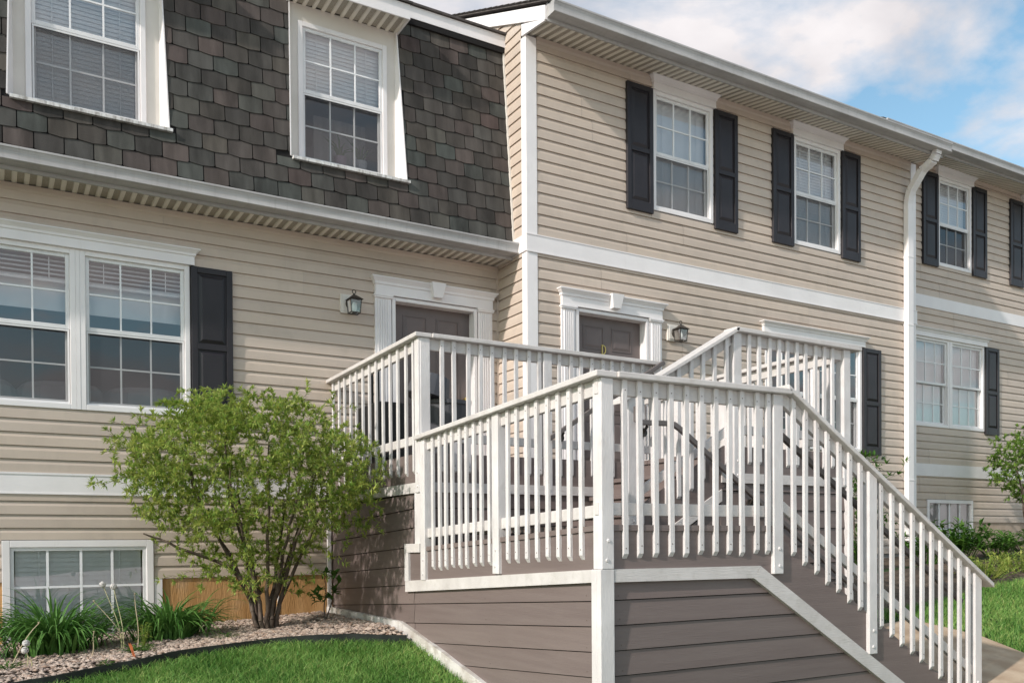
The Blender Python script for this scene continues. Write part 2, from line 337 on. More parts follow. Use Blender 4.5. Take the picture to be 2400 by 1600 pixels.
# concrete walk at the stair foot
m = MB(); ysw = [2.2+.15*i for i in range(25)]
def wz(x, y): return G(x, y)
def wz_old(x, y): return G(x, y)*.6+(-1.26)*.4 if x < 7.3 else G(x, y)*(.6+.4*min(1, (x-7.3)/1.1))+(-1.26)*(.4-.4*min(1, (x-7.3)/1.1))
for y in ysw:
    for j in range(9):
        t = j/8; x = 6.75*(1-t)+walkx(y)*t; m.v.append((x, y, wz(x, y)+.03))
for i in range(len(ysw)-1):
    for j in range(8): a = i*9+j; m.f.append((a, a+1, a+10, a+9)); m.m.append(0)
for i in range(len(ysw)-1):
    a = i*9+8; p, q = Vector(m.v[a]), Vector(m.v[a+9]); m.face([p, p-Vector((0, 0, .12)), q-Vector((0, 0, .12)), q])
o = m.build('concrete_walk', M_conc, smooth=False); o['kind'] = 'structure'; o['label'] = 'worn tan concrete walk at the foot of the stairs'
# right planting bed soil
m = MB(); xsr = [8.2+.3*i for i in range(40)]
for x in xsr:
    for j in range(6):
        y = bedy(x)*(1-j/5)+(DR-.03 if x < 12.4 else D3-.03)*j/5; m.v.append((x, y, G(x, y)+.012))
for i in range(len(xsr)-1):
    for j in range(5): a = i*6+j; m.f.append((a, a+6, a+7, a+1)); m.m.append(0)
o = m.build('mulch_bed', M_mulch, smooth=True); o['kind'] = 'structure'; o['label'] = 'brown mulch bed along the right townhouses'

# ------------------------------------------------------------------ siding
H = .127
PROF = [(.001, 0), (.0235, 0), (.0210, .080), (.0085, .111), (.0080, .1195), (.001, .1200), (.001, .127)]
def clip_prof(a, b):      # clip the profile (d,s) to s in [a,b]
    out = []
    ss = [(d, s) for d, s in PROF[1:]]
    def at(s):
        for (d0, s0), (d1, s1) in zip(ss, ss[1:]):
            if s0 <= s <= s1: return d0+(d1-d0)*((s-s0)/(s1-s0) if s1 > s0 else 0)
        return ss[-1][0]
    out = [(at(a), a)]+[(d, s) for d, s in ss if a+1e-4 < s < b-1e-4]+[(at(b), b)]
    if a < 1e-4: out = [(.001, 0)]+out
    return out
def siding(parent, mapf, u0_, u1_, z0, z1, holes=(), seed=0, mat_=None, name='siding_plank', top=None):
    """mapf(u,d,z)->xyz. holes: (u0,u1,z0,z1). top: optional fn z-> (u0,u1) limits"""
    rg = random.Random(seed); k = 0; zb = z0; seams = []
    while zb < z1-1e-3:
        zt = min(zb+H, z1)
        if k % 2 == 0:
            seams = []; u = u0_+rg.uniform(.6, 3.6)
            while u < u1_: seams.append(u); u += 3.66
        ua, ub = (u0_, u1_) if top is None else top((zb+zt)/2)
        cuts = sorted({ua, ub, *[c for c in seams if ua < c < ub], *[min(max(h[i], ua), ub) for h in holes for i in (0, 1)]})
        runs = []
        for a, b in zip(cuts, cuts[1:]):
            if b-a < .004: continue
            mid = (a+b)/2; segs = [(zb, zt)]
            for h in holes:
                if h[0] < mid < h[1]:
                    ns = []
                    for s0, s1 in segs:
                        if h[2] > s0+.004: ns.append((s0, min(s1, h[2])))
                        if h[3] < s1-.004: ns.append((max(s0, h[3]), s1))
                    segs = ns
            ex = .0022*(sum(1 for c in seams if c < mid) % 2)
            segs = [q for q in segs if q[1]-q[0] > .004]
            if runs and runs[-1][2:] == (segs, ex) and abs(runs[-1][1]-a) < 1e-6: runs[-1] = (runs[-1][0], b, segs, ex)
            elif segs: runs.append((a, b, segs, ex))
        for a, b, segs, ex in runs:
            for s0, s1 in segs:
                pr = clip_prof(s0-zb, s1-zb); m = MB()
                a_, b_ = (a+.0008 if a in seams else a), (b-.0008 if b in seams else b)
                m.v = [mapf(u, d0+ex, zb+q0) for d0, q0 in pr for u in (a_, b_)]
                m.f = [(2*i, 2*i+1, 2*i+3, 2*i+2) for i in range(len(pr)-1)]; m.m = [0]*len(m.f)
                m.build(name, mat_ or M_sid, parent)
        zb = zt; k += 1
def fmap(Y): return lambda u, d, z: (u, Y-d, z)
def wall_boxes(m, y0, y1, x0, x1, z0, z1, holes):
    xsn = sorted({x0, x1, *[min(max(h[i], x0), x1) for h in holes for i in (0, 1)]})
    for a, b in zip(xsn, xsn[1:]):
        if b-a < 1e-4: continue
        mid = (a+b)/2; segs = [(z0, z1)]
        for h in holes:
            if h[0] < mid < h[1]:
                ns = []
                for s0, s1 in segs:
                    if h[2] > s0: ns.append((s0, min(s1, h[2])))
                    if h[3] < s1: ns.append((max(s0, h[3]), s1))
                segs = [s for s in ns if s[1]-s[0] > 1e-3]
        for s0, s1 in segs: m.box(a, b, y0, y1, s0, s1)

# ------------------------------------------------------------------ windows, shutters, lintels
def frame_mb(x0, x1, z0, z1, wd, y0, y1, wb=None):
    m = MB(); wb = wb or wd
    m.box(x0, x0+wd, y0, y1, z0, z1); m.box(x1-wd, x1, y0, y1, z0, z1)
    m.box(x0+wd, x1-wd, y0, y1, z1-wd, z1); m.box(x0+wd, x1-wd, y0, y1, z0, z0+wb); return m
def blind_mb(m, x0, x1, z0, z1, y, pitch=.040, tilt=70):
    n = max(1, int((z1-z0)/pitch)); t = R(tilt); hw = .025
    for i in range(n):
        z = z1-.02-i*pitch; dy, dz = math.cos(t)*hw, math.sin(t)*hw
        m.face([(x0, y-dy, z-dz), (x1, y-dy, z-dz), (x1, y, z+.002), (x0, y, z+.002)]); m.face([(x0, y, z+.002), (x1, y, z+.002), (x1, y+dy, z+dz), (x0, y+dy, z+dz)])
    m.box(x0, x1, y-.025, y+.025, z0-.012, z0+.012)
    for f in (.18, .82):
        xx = x0+(x1-x0)*f; m.box(xx-.004, xx+.004, y-.030, y-.027, z0, z1)
def sash(win, x0, x1, z0, z1, yf, nx, ny, name, rail=.036, grille_y=None):
    s = frame_mb(x0, x1, z0, z1, rail, yf, yf+.028, rail*1.15).build(name, M_sash, win, bevel=.004)
    m = MB(); m.face([(x0+rail-.004, yf+.014, z0+rail-.004), (x1-rail+.004, yf+.014, z0+rail-.004), (x1-rail+.004, yf+.014, z1-rail+.004), (x0+rail-.004, yf+.014, z1-rail+.004)]); m.build('pane', M_glass, win)
    m = MB(); bw = .008
    for i in range(1, nx):
        xx = x0+rail+(x1-x0-2*rail)*i/nx; m.box(xx-bw, xx+bw, yf+.004, yf+.0125, z0+rail, z1-rail)
    zs = [z0+rail+(z1-z0-2*rail)*j/ny for j in range(1, ny)]
    for zz in zs: m.box(x0+rail, x1-rail, yf+.0035, yf+.012, zz-bw, zz+bw)
    if m.f: m.build('grille', M_grid, win)
    return s
def window(house, x0, x1, z0, z1, yw, zm, nx=3, ny=2, blind=(0, 1), screen=True, fw=.052, label=None, proud=.032, bpitch=.042, tilt=75, by=.08, sashes=True):
    win = frame_mb(x0, x1, z0, z1, fw, yw-proud, yw+.075, fw*1.05).build('window', M_white, house, bevel=.004)
    # sill nosing
    if label: win['label'] = label
    a0, a1, b0, b1 = x0+fw, x1-fw, z0+fw*1.05, z1-fw
    sash(win, a0, a1, zm-.022, b1, yw-.004, nx, ny, 'upper_sash')
    sash(win, a0+.004, a1-.004, b0, zm+.020, yw+.032, nx, ny, 'lower_sash')
    if screen:
        frame_mb(a0+.006, a1-.006, b0+.004, zm-.024, .016, yw-.002, yw+.008).build('screen_frame', M_sash, win)
        m = MB(); m.face([(a0+.02, yw+.004, b0+.018), (a1-.02, yw+.004, b0+.018), (a1-.02, yw+.004, zm-.038), (a0+.02, yw+.004, zm-.038)]); m.build('insect_screen', M_screen, win)
    if blind:
        for bl in (blind if isinstance(blind[0], tuple) else [blind]):
            m = MB(); blind_mb(m, a0+.01, a1-.01, b0+(b1-b0)*bl[0], b0+(b1-b0)*bl[1], yw+by, bpitch, tilt); q = m.build('blind_slats', M_blind, win); q['kind'] = 'stuff'
    return win
def shutter(house, x0, x1, z0, z1, yw):
    yb = yw-.018; m = MB(); m.box(x0, x1, yb-.024, yb+.006, z0, z1)
    s = .062; zmid = z0+(z1-z0)*.485; rb = .125; rt = .062
    yf = yb-.042
    m.box(x0, x0+s, yf, yb-.02, z0, z1); m.box(x1-s, x1, yf, yb-.02, z0, z1)
    m.box(x0+s, x1-s, yf, yb-.02, z1-rt, z1); m.box(x0+s, x1-s, yf, yb-.02, z0, z0+rb); m.box(x0+s, x1-s, yf, yb-.02, zmid-.03, zmid+.03)
    so_ = m.build('shutter', M_shut, house, bevel=.005)
    for a, b in ((z0+rb, zmid-.03), (zmid+.03, z1-rt)):
        m = MB(); g = .012; e = .034; xa, xb = x0+s+g, x1-s-g; za, zb = a+g, b-g
        y0, y1 = yb-.0245, yb-.040
        p = [(xa, y0, za), (xb, y0, za), (xb, y0, zb), (xa, y0, zb)]; q = [(xa+e, y1, za+e), (xb-e, y1, za+e), (xb-e, y1, zb-e), (xa+e, y1, zb-e)]
        for i in range(4): j = (i+1) % 4; m.face([p[i], p[j], q[j], q[i]])
        m.face(q); m.build('raised_panel', M_shut, so_)
    return so_
def lintel(house, x0, x1, z0, z1, yw, mat_=None, flare=.05, nm='window_head'):
    m = MB(); h = z1-z0; yb = yw-.002
    prof = [(0, 0, .058), (.52, 0, .058), (.56, .010, .070), (.70, .014, .074), (.80, .030, .088), (.92, .046, .106), (.925, .052, .112), (1, .052, .112)]
    for (t0, e0, d0), (t1, e1, d1) in zip(prof, prof[1:]):
        if t1-t0 < 1e-3: continue
        a0, a1 = e0*flare/.05, e1*flare/.05
        m.hexa([(x0-a0, yb-d0, z0+h*t0), (x1+a0, yb-d0, z0+h*t0), (x1+a0, yb, z0+h*t0), (x0-a0, yb, z0+h*t0), (x0-a1, yb-d1, z0+h*t1), (x1+a1, yb-d1, z0+h*t1), (x1+a1, yb, z0+h*t1), (x0-a1, yb, z0+h*t1)])
    m.hexa([(x0, yb-.064, z0-.012), (x1, yb-.064, z0-.012), (x1, yb, z0-.012), (x0, yb, z0-.012), (x0, yb-.064, z0-.0005), (x1, yb-.064, z0-.0005), (x1, yb, z0-.0005), (x0, yb, z0-.0005)])
    return m.build(nm, mat_ or M_white, house)
def gutter(house, x0, x1, yb, z0, depth, h, caps=True, name='gutter'):
    """K-style: back at y=yb, bottom z0."""
    P = [(0, 1.0), (0, 0), (.80, 0), (.90, .012), (.935, .05), (.93, .10), (.86, .14), (.855, .35), (.885, .60), (.95, .78), (1.0, .85), (1.0, .97), (.97, 1.0), (.93, 1.0), (.93, .95), (.965, .94), (.965, .87), (.92, .80), (.855, .60), (.83, .35), (.83, .05), (.03, .03), (.03, 1.0)]
    poly = [(yb-a*depth, z0+b*h) for a, b in P]
    m = MB(); n = len(poly)
    L = max(1, int((x1-x0)/3.0)); xsn = [x0+(x1-x0)*i/L for i in range(L+1)]
    for a, b in zip(xsn, xsn[1:]): m.px(poly, a, b, caps=False)
    if caps:
        out = [(yb-a*depth, z0+b*h) for a, b in P[:13]]
        for x in (x0, x1): m.face([(x, y, z) for y, z in out])
    return m.build(name, M_gut, house)
def soffit(house, x0, x1, y0, z0, y1, z1, name='soffit_panel'):
    """panels from wall edge (y0,z0) out to fascia (y1,z1), ribs run in Y"""
    n = round((x1-x0)/.305); wd = (x1-x0)/n; th = wd/3; me = None
    m = MB()
    def strip(a, b, da, db, mm): m.face([(a, 0, da), (a, y1-y0, z1-z0+da), (b, y1-y0, z1-z0+db), (b, 0, db)], mm)
    for k in range(3):
        b = k*th
        strip(b, b+th*.56, .010, .010, 1); strip(b+th*.56, b+th*.62, .010, 0, 0); strip(b+th*.62, b+th*.94, 0, 0, 0); strip(b+th*.94, b+th, 0, .010, 0)
    me = m.mesh([M_sof, M_perf], name=name)
    for i in range(n): link(me, name, house, (x0+i*wd, y0, z0))

def dentil(m): pass
def door_unit(house, xl, xr, yw, ztop, zbot, letter=None):
    """xl,xr: clear opening; surround with fluted pilasters, head with crown and keystone"""
    pw = .198; jw = .042
    # jambs and head of recessed frame
    rec = .13
    m = MB()
    for a, b in ((xl-jw, xl), (xr, xr+jw)): m.box(a, b, yw-.045, yw+rec, zbot, ztop+jw)
    m.box(xl, xr, yw-.045, yw+rec, ztop, ztop+jw)
    surround = m.build('door_frame', M_white, house, bevel=.004)
    for a, b in ((xl-jw-.012-pw, xl-jw-.012), (xr+jw+.012, xr+jw+.012+pw)):
        m = MB(); m.box(a, b, yw-.045, yw, zbot, ztop+.045)
        nf = 5; fwid = (pw-.05)/nf
        for i in range(nf):
            c = a+.025+fwid*(i+.5); r = fwid*.36
            # rounded flute ridges
            poly = [(c-r, yw-.045, 0), (c-r*.6, yw-.056, 0), (c+r*.6, yw-.056, 0), (c+r, yw-.045, 0)]
            m.prism([(x, y, zbot) for x, y, _ in poly], (0, 0, zbot), (0, 0, ztop-.005), caps=True)
        for zz, e in ((ztop+.012, .008), (ztop+.030, .016)): m.box(a-e, b+e, yw-.060-e, yw, zz, zz+.018)
        m.build('fluted_pilaster', M_white, house)
    X0, X1 = xl-jw-.012-pw, xr+jw+.012+pw
    h = lintel(house, X0, X1, ztop+.062, ztop+.245, yw-.002, nm='door_head')
    kc = (xl+xr)/2; m = MB(); zt, zb_ = ztop+.255, ztop+.085
    m.hexa([(kc-.058, yw-.125, zb_), (kc+.058, yw-.125, zb_), (kc+.058, yw-.03, zb_), (kc-.058, yw-.03, zb_), (kc-.092, yw-.150, zt), (kc+.092, yw-.150, zt), (kc+.092, yw-.03, zt), (kc-.092, yw-.03, zt)])
    m.build('keystone', M_white, h, bevel=.004)
    # door leaf
    yd = yw+.085; m = MB(); m.box(xl, xr, yd, yd+.045, zbot, ztop)
    d = m.build('door', M_door, house)
    W = xr-xl
    rows = [(.80, .945), (.405, .755), (.10, .355)]
    for f0_, f1_ in rows:
        for a, b in ((.14, .44), (.56, .86)):
            x0, x1 = xl+W*a, xl+W*b; z0, z1 = zbot+(ztop-zbot)*f0_, zbot+(ztop-zbot)*f1_
            m = MB(); r = .014
            fr = frame_mb(x0, x1, z0, z1, r, yd-.007, yd-.0005); m.v += fr.v; m.f += fr.f; m.m += fr.m
            e = .05; y0, y1 = yd-.0006, yd-.008
            p = [(x0+r+.008, y0, z0+r+.008), (x1-r-.008, y0, z0+r+.008), (x1-r-.008, y0, z1-r-.008), (x0+r+.008, y0, z1-r-.008)]
            q = [(x0+e, y1, z0+e), (x1-e, y1, z0+e), (x1-e, y1, z1-e), (x0+e, y1, z1-e)]
            for i in range(4): j = (i+1) % 4; m.face([p[i], p[j], q[j], q[i]])
            m.face(q); m.build('door_panel', M_door, d)
    if letter:
        cx, cz, hh = letter; m = MB(); t = .012; yy0, yy1 = yd-.014, yd-.003
        # the letter D as a bent bar
        path = [(-.030, hh/2), (-.004, hh/2)]+[(-.004+.036*math.sin(a), hh/2*math.cos(a)) for a in [math.pi*i/10 for i in range(1, 10)]]+[(-.004, -hh/2), (-.030, -hh/2)]
        def bar(p, q): m.beam((cx+p[0], (yy0+yy1)/2, cz+p[1]), (cx+q[0], (yy0+yy1)/2, cz+q[1]), t, .011, side=(Vector((q[0]-p[0], 0, q[1]-p[1])).cross(Vector((0, 1, 0)))))
        for p, q in zip(path, path[1:]): bar(p, q)
        bar((-.020, hh/2), (-.020, -hh/2)); m.build('brass_letter', M_brass, d)
        m = MB(); m.cyl((cx, yd-.012, cz-.115), (cx, yd, cz-.115), .012, n=10); m.build('door_viewer', M_brass, d)
    m = MB(); m.cyl((xr-.07, yd-.06, zbot+.95), (xr-.07, yd, zbot+.95), .028, .02, n=12); m.build('door_knob', M_brass, d)
    return d
def lantern(name_label, x, z, yw):
    L = root('wall_lantern', name_label, 'lantern', (x, yw-.02, z), 'porch lanterns beside the front doors')
    yf = yw-.018
    m = MB(); m.box(x-.085, x+.085, yf-.028, yf+.004, z-.105, z+.105); m.box(x-.065, x+.065, yf-.036, yf-.028, z-.085, z+.085); m.build('mounting_block', M_cream, L, bevel=.004)
    m = MB(); c = Vector((x+.03, yf-.037, z)); m.cyl(c, c+Vector((0, -.022, 0)), .062, .055, n=18); m.build('back_plate', M_bronze, L)
    m = MB(); m.cyl(c+Vector((0, -.02, .0)), c+Vector((0, -.09, .03)), .011, n=8); m.cyl(c+Vector((0, -.09, .03)), c+Vector((0, -.12, .05)), .011, n=8); m.build('arm', M_bronze, L)
    cx, cy, cz = x+.03, yf-.145, z-.02
    m = MB()
    w0, w1, h0, h1 = .052, .062, -.105, .035
    for sx in (-1, 1):
        for sy in (-1, 1): m.beam((cx+sx*w0, cy+sy*w0, cz+h0), (cx+sx*w1, cy+sy*w1, cz+h1), .008, .008, side=(1, 0, 0))
    for zz, ww in ((h0, w0), (h1, w1)):
        for s in (-1, 1):
            m.box(cx-ww-.005, cx+ww+.005, cy+s*ww-.005, cy+s*ww+.005, cz+zz-.005, cz+zz+.005); m.box(cx+s*ww-.005, cx+s*ww+.005, cy-ww+.005, cy+ww-.005, cz+zz-.0048, cz+zz+.0048)
    m.box(cx-.02, cx+.02, cy-.02, cy+.02, cz+h0-.004, cz+h0+.004); m.build('cage', M_bronze, L)
    m = MB(); a, b = .082, .018
    p = [(cx-a, cy-a, cz+h1+.006), (cx+a, cy-a, cz+h1+.006), (cx+a, cy+a, cz+h1+.006), (cx-a, cy+a, cz+h1+.006)]
    q = [(cx-b, cy-b, cz+h1+.058), (cx+b, cy-b, cz+h1+.058), (cx+b, cy+b, cz+h1+.058), (cx-b, cy+b, cz+h1+.058)]
    m.hexa(p+q); m.cyl((cx, cy, cz+h1+.055), (cx, cy, cz+h1+.075), .012, n=8); m.build('roof_cap', M_bronze, L)
    m = MB(); rc = Vector((cx, cy, cz+h1+.095)); pr = None
    for i in range(13):
        t = 2*math.pi*i/12; q = rc+Vector((math.cos(t)*.021, 0, math.sin(t)*.021))
        if pr is not None: m.cyl(pr, q, .0045, n=6, cap=False)
        pr = q
    m.build('loop', M_bronze, L)
    for sx, sy in ((1, 0), (-1, 0), (0, 1), (0, -1)):
        m = MB(); ww0, ww1 = w0-.001, w1-.001
        if sx: m.face([(cx+sx*ww0, cy-ww0, cz+h0+.006), (cx+sx*ww0, cy+ww0, cz+h0+.006), (cx+sx*ww1, cy+ww1, cz+h1-.006), (cx+sx*ww1, cy-ww1, cz+h1-.006)])
        else: m.face([(cx-ww0, cy+sy*ww0, cz+h0+.006), (cx+ww0, cy+sy*ww0, cz+h0+.006), (cx+ww1, cy+sy*ww1, cz+h1-.006), (cx-ww1, cy+sy*ww1, cz+h1-.006)])
        m.build('glass_pane', M_lglass, L)
    m = MB(); m.lathe((cx, cy, cz-.035), [(.001, -.055), (.018, -.05), (.030, -.025), (.030, .0), (.020, .03), (.012, .05)], 12); m.build('bulb', M_bulb, L, smooth=True)
    return L

# ------------------------------------------------------------------ LEFT TOWNHOUSE (mansard)
XC = 5.40                                # party line / projecting side wall
TL = root('townhouse', 'left townhouse with dark shingled mansard storey and white gutter across its front', 'townhouse', (2.4, DL, -.9))
WLX0, WLX1, WLM = -.31, 1.755, .7225
holesL = [(WLX0, WLX1, 1.30, 2.86), (.075, 1.37, -1.2, .045), (3.97, 5.00, .75, 2.83)]
m = MB(); wall_boxes(m, DL, DL+.14, -1.6, XC, -1.3, 3.50, [(WLX0+.03, WLX1-.03, 1.33, 2.83), (.10, 1.34, -.95, .02), (3.99, 5.06, .78, 2.80)])
m.build('wall', M_room, TL)
siding(TL, fmap(DL), -1.6, XC-.035, .683, 3.37, [(WLX0-.01, WLX1+.01, 1.30, 2.84), (3.772, 5.280, .70, 2.98)], 1)
siding(TL, fmap(DL), -1.6, XC-.035, -.345, .481, [(.06, 1.385, -.9, .05)], 2)
m = MB(); m.box(-1.6, XC-.035, DL-.030, DL, .481, .683); m.box(-1.6, XC-.035, DL-.036, DL-.029, .664, .683); m.box(-1.6, XC-.035, DL-.036, DL-.029, .479, .492); m.build('band_board', M_white, TL)
m = MB(); wall_boxes(m, DL-.004, DL+.002, -1.6, XC, -1.35, -.35, [(.10, 1.34, -.95, .02)]); m.build('foundation', M_found, TL)
m = MB(); m.box(1.386, 1.462, DL-.026, DL-.003, -1.0, -.347); m.box(2.63, 2.645, DL-.012, DL-.003, -1.0, -.347); m.build('foundation_trim', M_white, TL)
m = MB(); m.box(XC-.035, XC-.004, DL-.032, DL, -.9, 3.37); m.build('corner_post', mat('beige_corner', (.535, .44, .37), (.58, .48, .405), .5), TL)
m = MB(); m.px([(DL-.004, 3.37), (DL-.034, 3.37), (DL-.034, 3.325), (DL-.026, 3.31), (DL-.018, 3.30), (DL-.004, 3.30)], -1.6, XC-.036); m.build('frieze_trim', M_sid, TL)
# double window
wl = window(TL, WLM+.018, WLX1, 1.30, 2.84, DL, 2.09, 3, 2, (.82, 1.0), True, .050, 'right half of the wide living-room window with half-raised blinds', tilt=35)
wl2 = window(TL, WLX0, WLM-.018, 1.30, 2.84, DL, 2.09, 3, 2, (.82, 1.0), True, .050, 'left half of the wide living-room window', tilt=35)
for wdw, a, b in ((wl, WLM+.08, WLX1-.06), (wl2, WLX0+.06, WLM-.08)):
    m = MB(); m.box(a, b, DL+.17, DL+.18, 2.27, 2.55); m.build('roller_shade', M_blind, wdw)
m = MB(); m.box(WLM-.0178, WLM+.0178, DL-.034, DL+.07, 1.302, 2.838); m.build('window_mullion', M_white, TL)
lintel(TL, WLX0-.045, WLX1+.045, 2.852, 2.998, DL)
shutter(TL, 1.765, 2.178, 1.255, 2.835, DL)
# basement window
bw = frame_mb(.062, 1.382, -1.02, .043, .066, DL-.034, DL+.06).build('basement_window', M_white, TL, bevel=.004)
frame_mb(.128, 1.316, -.96, -.023, .032, DL-.02, DL+.03).build('sash', M_sash, bw)
m = MB(); m.face([(.155, DL+.01, -.94), (1.29, DL+.01, -.94), (1.29, DL+.01, -.05), (.155, DL+.01, -.05)]); m.build('pane', M_glass, bw)
m = MB()
for x in (.438, .726, 1.002): m.box(x-.011, x+.011, DL-.012, DL-.002, -.93, -.055)
m.box(.16, 1.284, DL-.0115, DL-.0025, -.412, -.390); m.build('grille', M_grid, bw)
m = MB(); blind_mb(m, .17, 1.27, -.95, -.03, DL+.05, .045, 72); q = m.build('blind_slats', M_blind, bw); q['kind'] = 'stuff'
door_unit(TL, 4.015, 5.035, DL, 2.775, .78)
# rooms behind
def shell(house, x0, x1, y0, y1, z0, z1, name='interior_shell', mt=None):
    m = MB()
    m.face([(x0, y1, z0), (x1, y1, z0), (x1, y1, z1), (x0, y1, z1)])
    m.face([(x0, y0, z0), (x0, y1, z0), (x0, y1, z1), (x0, y0, z1)]); m.face([(x1, y0, z0), (x1, y0, z1), (x1, y1, z1), (x1, y1, z0)])
    m.face([(x0, y0, z1), (x0, y1, z1), (x1, y1, z1), (x1, y0, z1)]); m.face([(x0, y0, z0), (x1, y0, z0), (x1, y1, z0), (x0, y1, z0)])
    return m.build(name, mt or M_room, house)
shell(TL, -1.6, 3.3, DL+.14, 13.5, .70, 3.2); shell(TL, -.5, 2.0, DL+.14, 11.5, -1.3, .5); shell(TL, 3.4, 5.39, DL+.14, 12, .72, 3.2)
m = MB()
for i, x in enumerate((-.2, .62, 1.42)):
    m.lathe((x, DL+.75, 1.15), [(.40, 0), (.42, .30), (.41, .42), (.36, .48), (0, .49)], 12)
m.box(-.7, 1.9, DL+.6, DL+1.3, .72, 1.45)
sofa = m.build('sofa', M_sofa, smooth=False); tag(sofa, 'pale sofa back seen dimly through the wide left window', 'sofa')
# eave: fascia, soffit, gutter
soffit(TL, -1.6, XC-.015, DL, 3.375, 9.115, 3.372)
m = MB(); m.box(-1.6, XC-.012, 9.09, 9.114, 3.352, 3.56); m.build('fascia', M_gut, TL)
gutter(TL, -1.6, XC-.012, 9.088, 3.385, .165, .125)
# mansard slope
MY0, MZ0, MY1, MZ1 = 9.075, 3.46, 9.305, 5.94
def my(z): return MY0+(MY1-MY0)*(z-MZ0)/(MZ1-MZ0)
DORM = [(.20, 1.46), (2.765, 3.965)]      # dormer openings in X
DZ0, DZ1 = 4.035, 5.74
DWY = 9.30                                # dormer window plane
mh = [(a, b, DZ0, DZ1) for a, b in DORM]
m = MB()
DFELT = [(a-.055, b+.055) for a, b in DORM]
xsn = sorted({-1.6, XC-.004, *[v for d in DFELT for v in d]})
for a, b in zip(xsn, xsn[1:]):
    inn = any(d[0] < (a+b)/2 < d[1] for d in DFELT)
    for z0, z1 in ([(MZ0, DZ0), (DZ1, MZ1)] if inn else [(MZ0, MZ1)]):
        m.face([(a, my(z0), z0), (b, my(z0), z0), (b, my(z1), z1), (a, my(z1), z1)])
mans = m.build('mansard_roof', M_shback, TL)
nsl = Vector((0, -(MZ1-MZ0), (MY1-MY0))).normalized()
def tab_mesh(w, h, ch, rgs):
    """one shingle tab: u 0..w, v 0..h, in XZ-like local coords (x, y=-normal, z)"""
    m = MB(); s = rgs.uniform(-.006, .006); c = .012
    bot = [(0, c*1.6), (c*.5, c*.55), (c*1.6, .004+s*.3), (w*.5, -.007+s), (w-c*1.6, .004-s*.3), (w-c*.5, c*.55), (w, c*1.6)]
    out = bot+[(w, h), (0, h)]
    def P(u, v, f): return (u, -(.013-.009*max(0, min(1, v/ h)))*f, v)
    m.face([P(u, v, 1) for u, v in out])
    n = len(out)
    for i in range(len(bot)-1): m.face([P(*bot[i], 0), P(*bot[i+1], 0), P(*bot[i+1], 1), P(*bot[i], 1)])
    m.face([P(w, h, 0), P(w, h, 1), P(*bot[-1], 1), P(*bot[-1], 0)]); m.face([P(0, h, 1), P(0, h, 0), P(*bot[0], 0), P(*bot[0], 1)])
    return m.mesh(M_shing, name='shingle')
rgs = random.Random(11); EXP = .168; TW = .246; GAP = .010
variants = [tab_mesh(TW-GAP, EXP*1.02, .016, rgs) for _ in range(5)]
slope = math.atan2(MY1-MY0, MZ1-MZ0); cosl = math.cos(slope); row = 0; z = MZ0-.06
nsh = 0
while z < MZ1-.10:
    off = (TW/2 if row % 2 else 0)+rgs.uniform(-.02, .02); x = XC-.012-off+(TW if off > .03 else 0)
    while x > -.12:
        xa, xb = max(x-TW+GAP, -.5), min(x, XC-.012)
        if xb-xa < .02: x -= TW; continue
        zt = z+EXP*cosl*1.02
        pieces = [(xa, xb, z, zt)]
        for d in DORM:
            e = .018+.035*max(0, (DZ1-z)/(DZ1-DZ0)); hx0, hx1 = d[0]-e-.0, d[1]+e+.004
            np_ = []
            for a, b, c, t in pieces:
                if b <= hx0 or a >= hx1 or t <= DZ0-.03 or c >= DZ1+.02: np_.append((a, b, c, t)); continue
                if c < DZ0-.075: np_.append((a, b, c, DZ0-.03)); continue
                if t > DZ1+.06 and c > DZ1-.05: np_.append((a, b, DZ1+.01, t)); continue
                if a < hx0-.02: np_.append((a, hx0, c, t))
                if b > hx1+.02: np_.append((hx1, b, c, t))
            pieces = np_
        for a, b, c, t in pieces:
            if b-a < .02: continue
            full = abs((b-a)-(TW-GAP)) < 1e-3 and abs((t-c)-(zt-z)) < 1e-3
            me = rgs.choice(variants) if full else tab_mesh(b-a, (t-c)/cosl, .016, rgs)
            o = link(me, 'shingle', mans, (a, my(c)-.004, c+rgs.uniform(-.004, .004))); o.rotation_euler = (-slope, 0, rgs.uniform(-.004, .004)); nsh += 1
        x -= TW
    z += EXP*cosl; row += 1
print('shingles', nsh)
# top fascia of mansard and flat roof edge
m = MB(); m.box(-1.6, XC-.012, MY1-.055, MY1+.05, 5.945, 6.085); m.build('cornice_fascia', M_white, TL)
m = MB(); m.box(-1.6, XC-.012, MY1-.050, MY1+.02, 5.88, 5.944); m.build('cornice_frieze', M_shback, TL)
m = MB(); m.hexa([(-1.6, MY1-.085, 6.087), (XC-.004, MY1-.085, 6.087), (XC-.004, 16, 6.9), (-1.6, 16, 6.9), (-1.6, MY1-.085, 6.112), (XC-.004, MY1-.085, 6.112), (XC-.004, 16, 6.93), (-1.6, 16, 6.93)]); m.build('upper_roof', M_roof, TL)
m = MB(); m.box(-1.6, XC-.004, 15.9, 16, -1.3, 6.88); m.box(-1.62, -1.6, DL, 16, -1.3, 6.3); m.box(-1.6, XC-.004, DL+.14, 15.9, 3.25, 3.45); m.build('back_wall', M_room, TL)
m = MB(); m.beam((XC-.028, my(3.5)-.020, 3.5), (XC-.028, my(5.94)-.020, 5.94), .020, .03, side=(1, 0, 0)); m.build('wall_flashing', M_cream, TL)
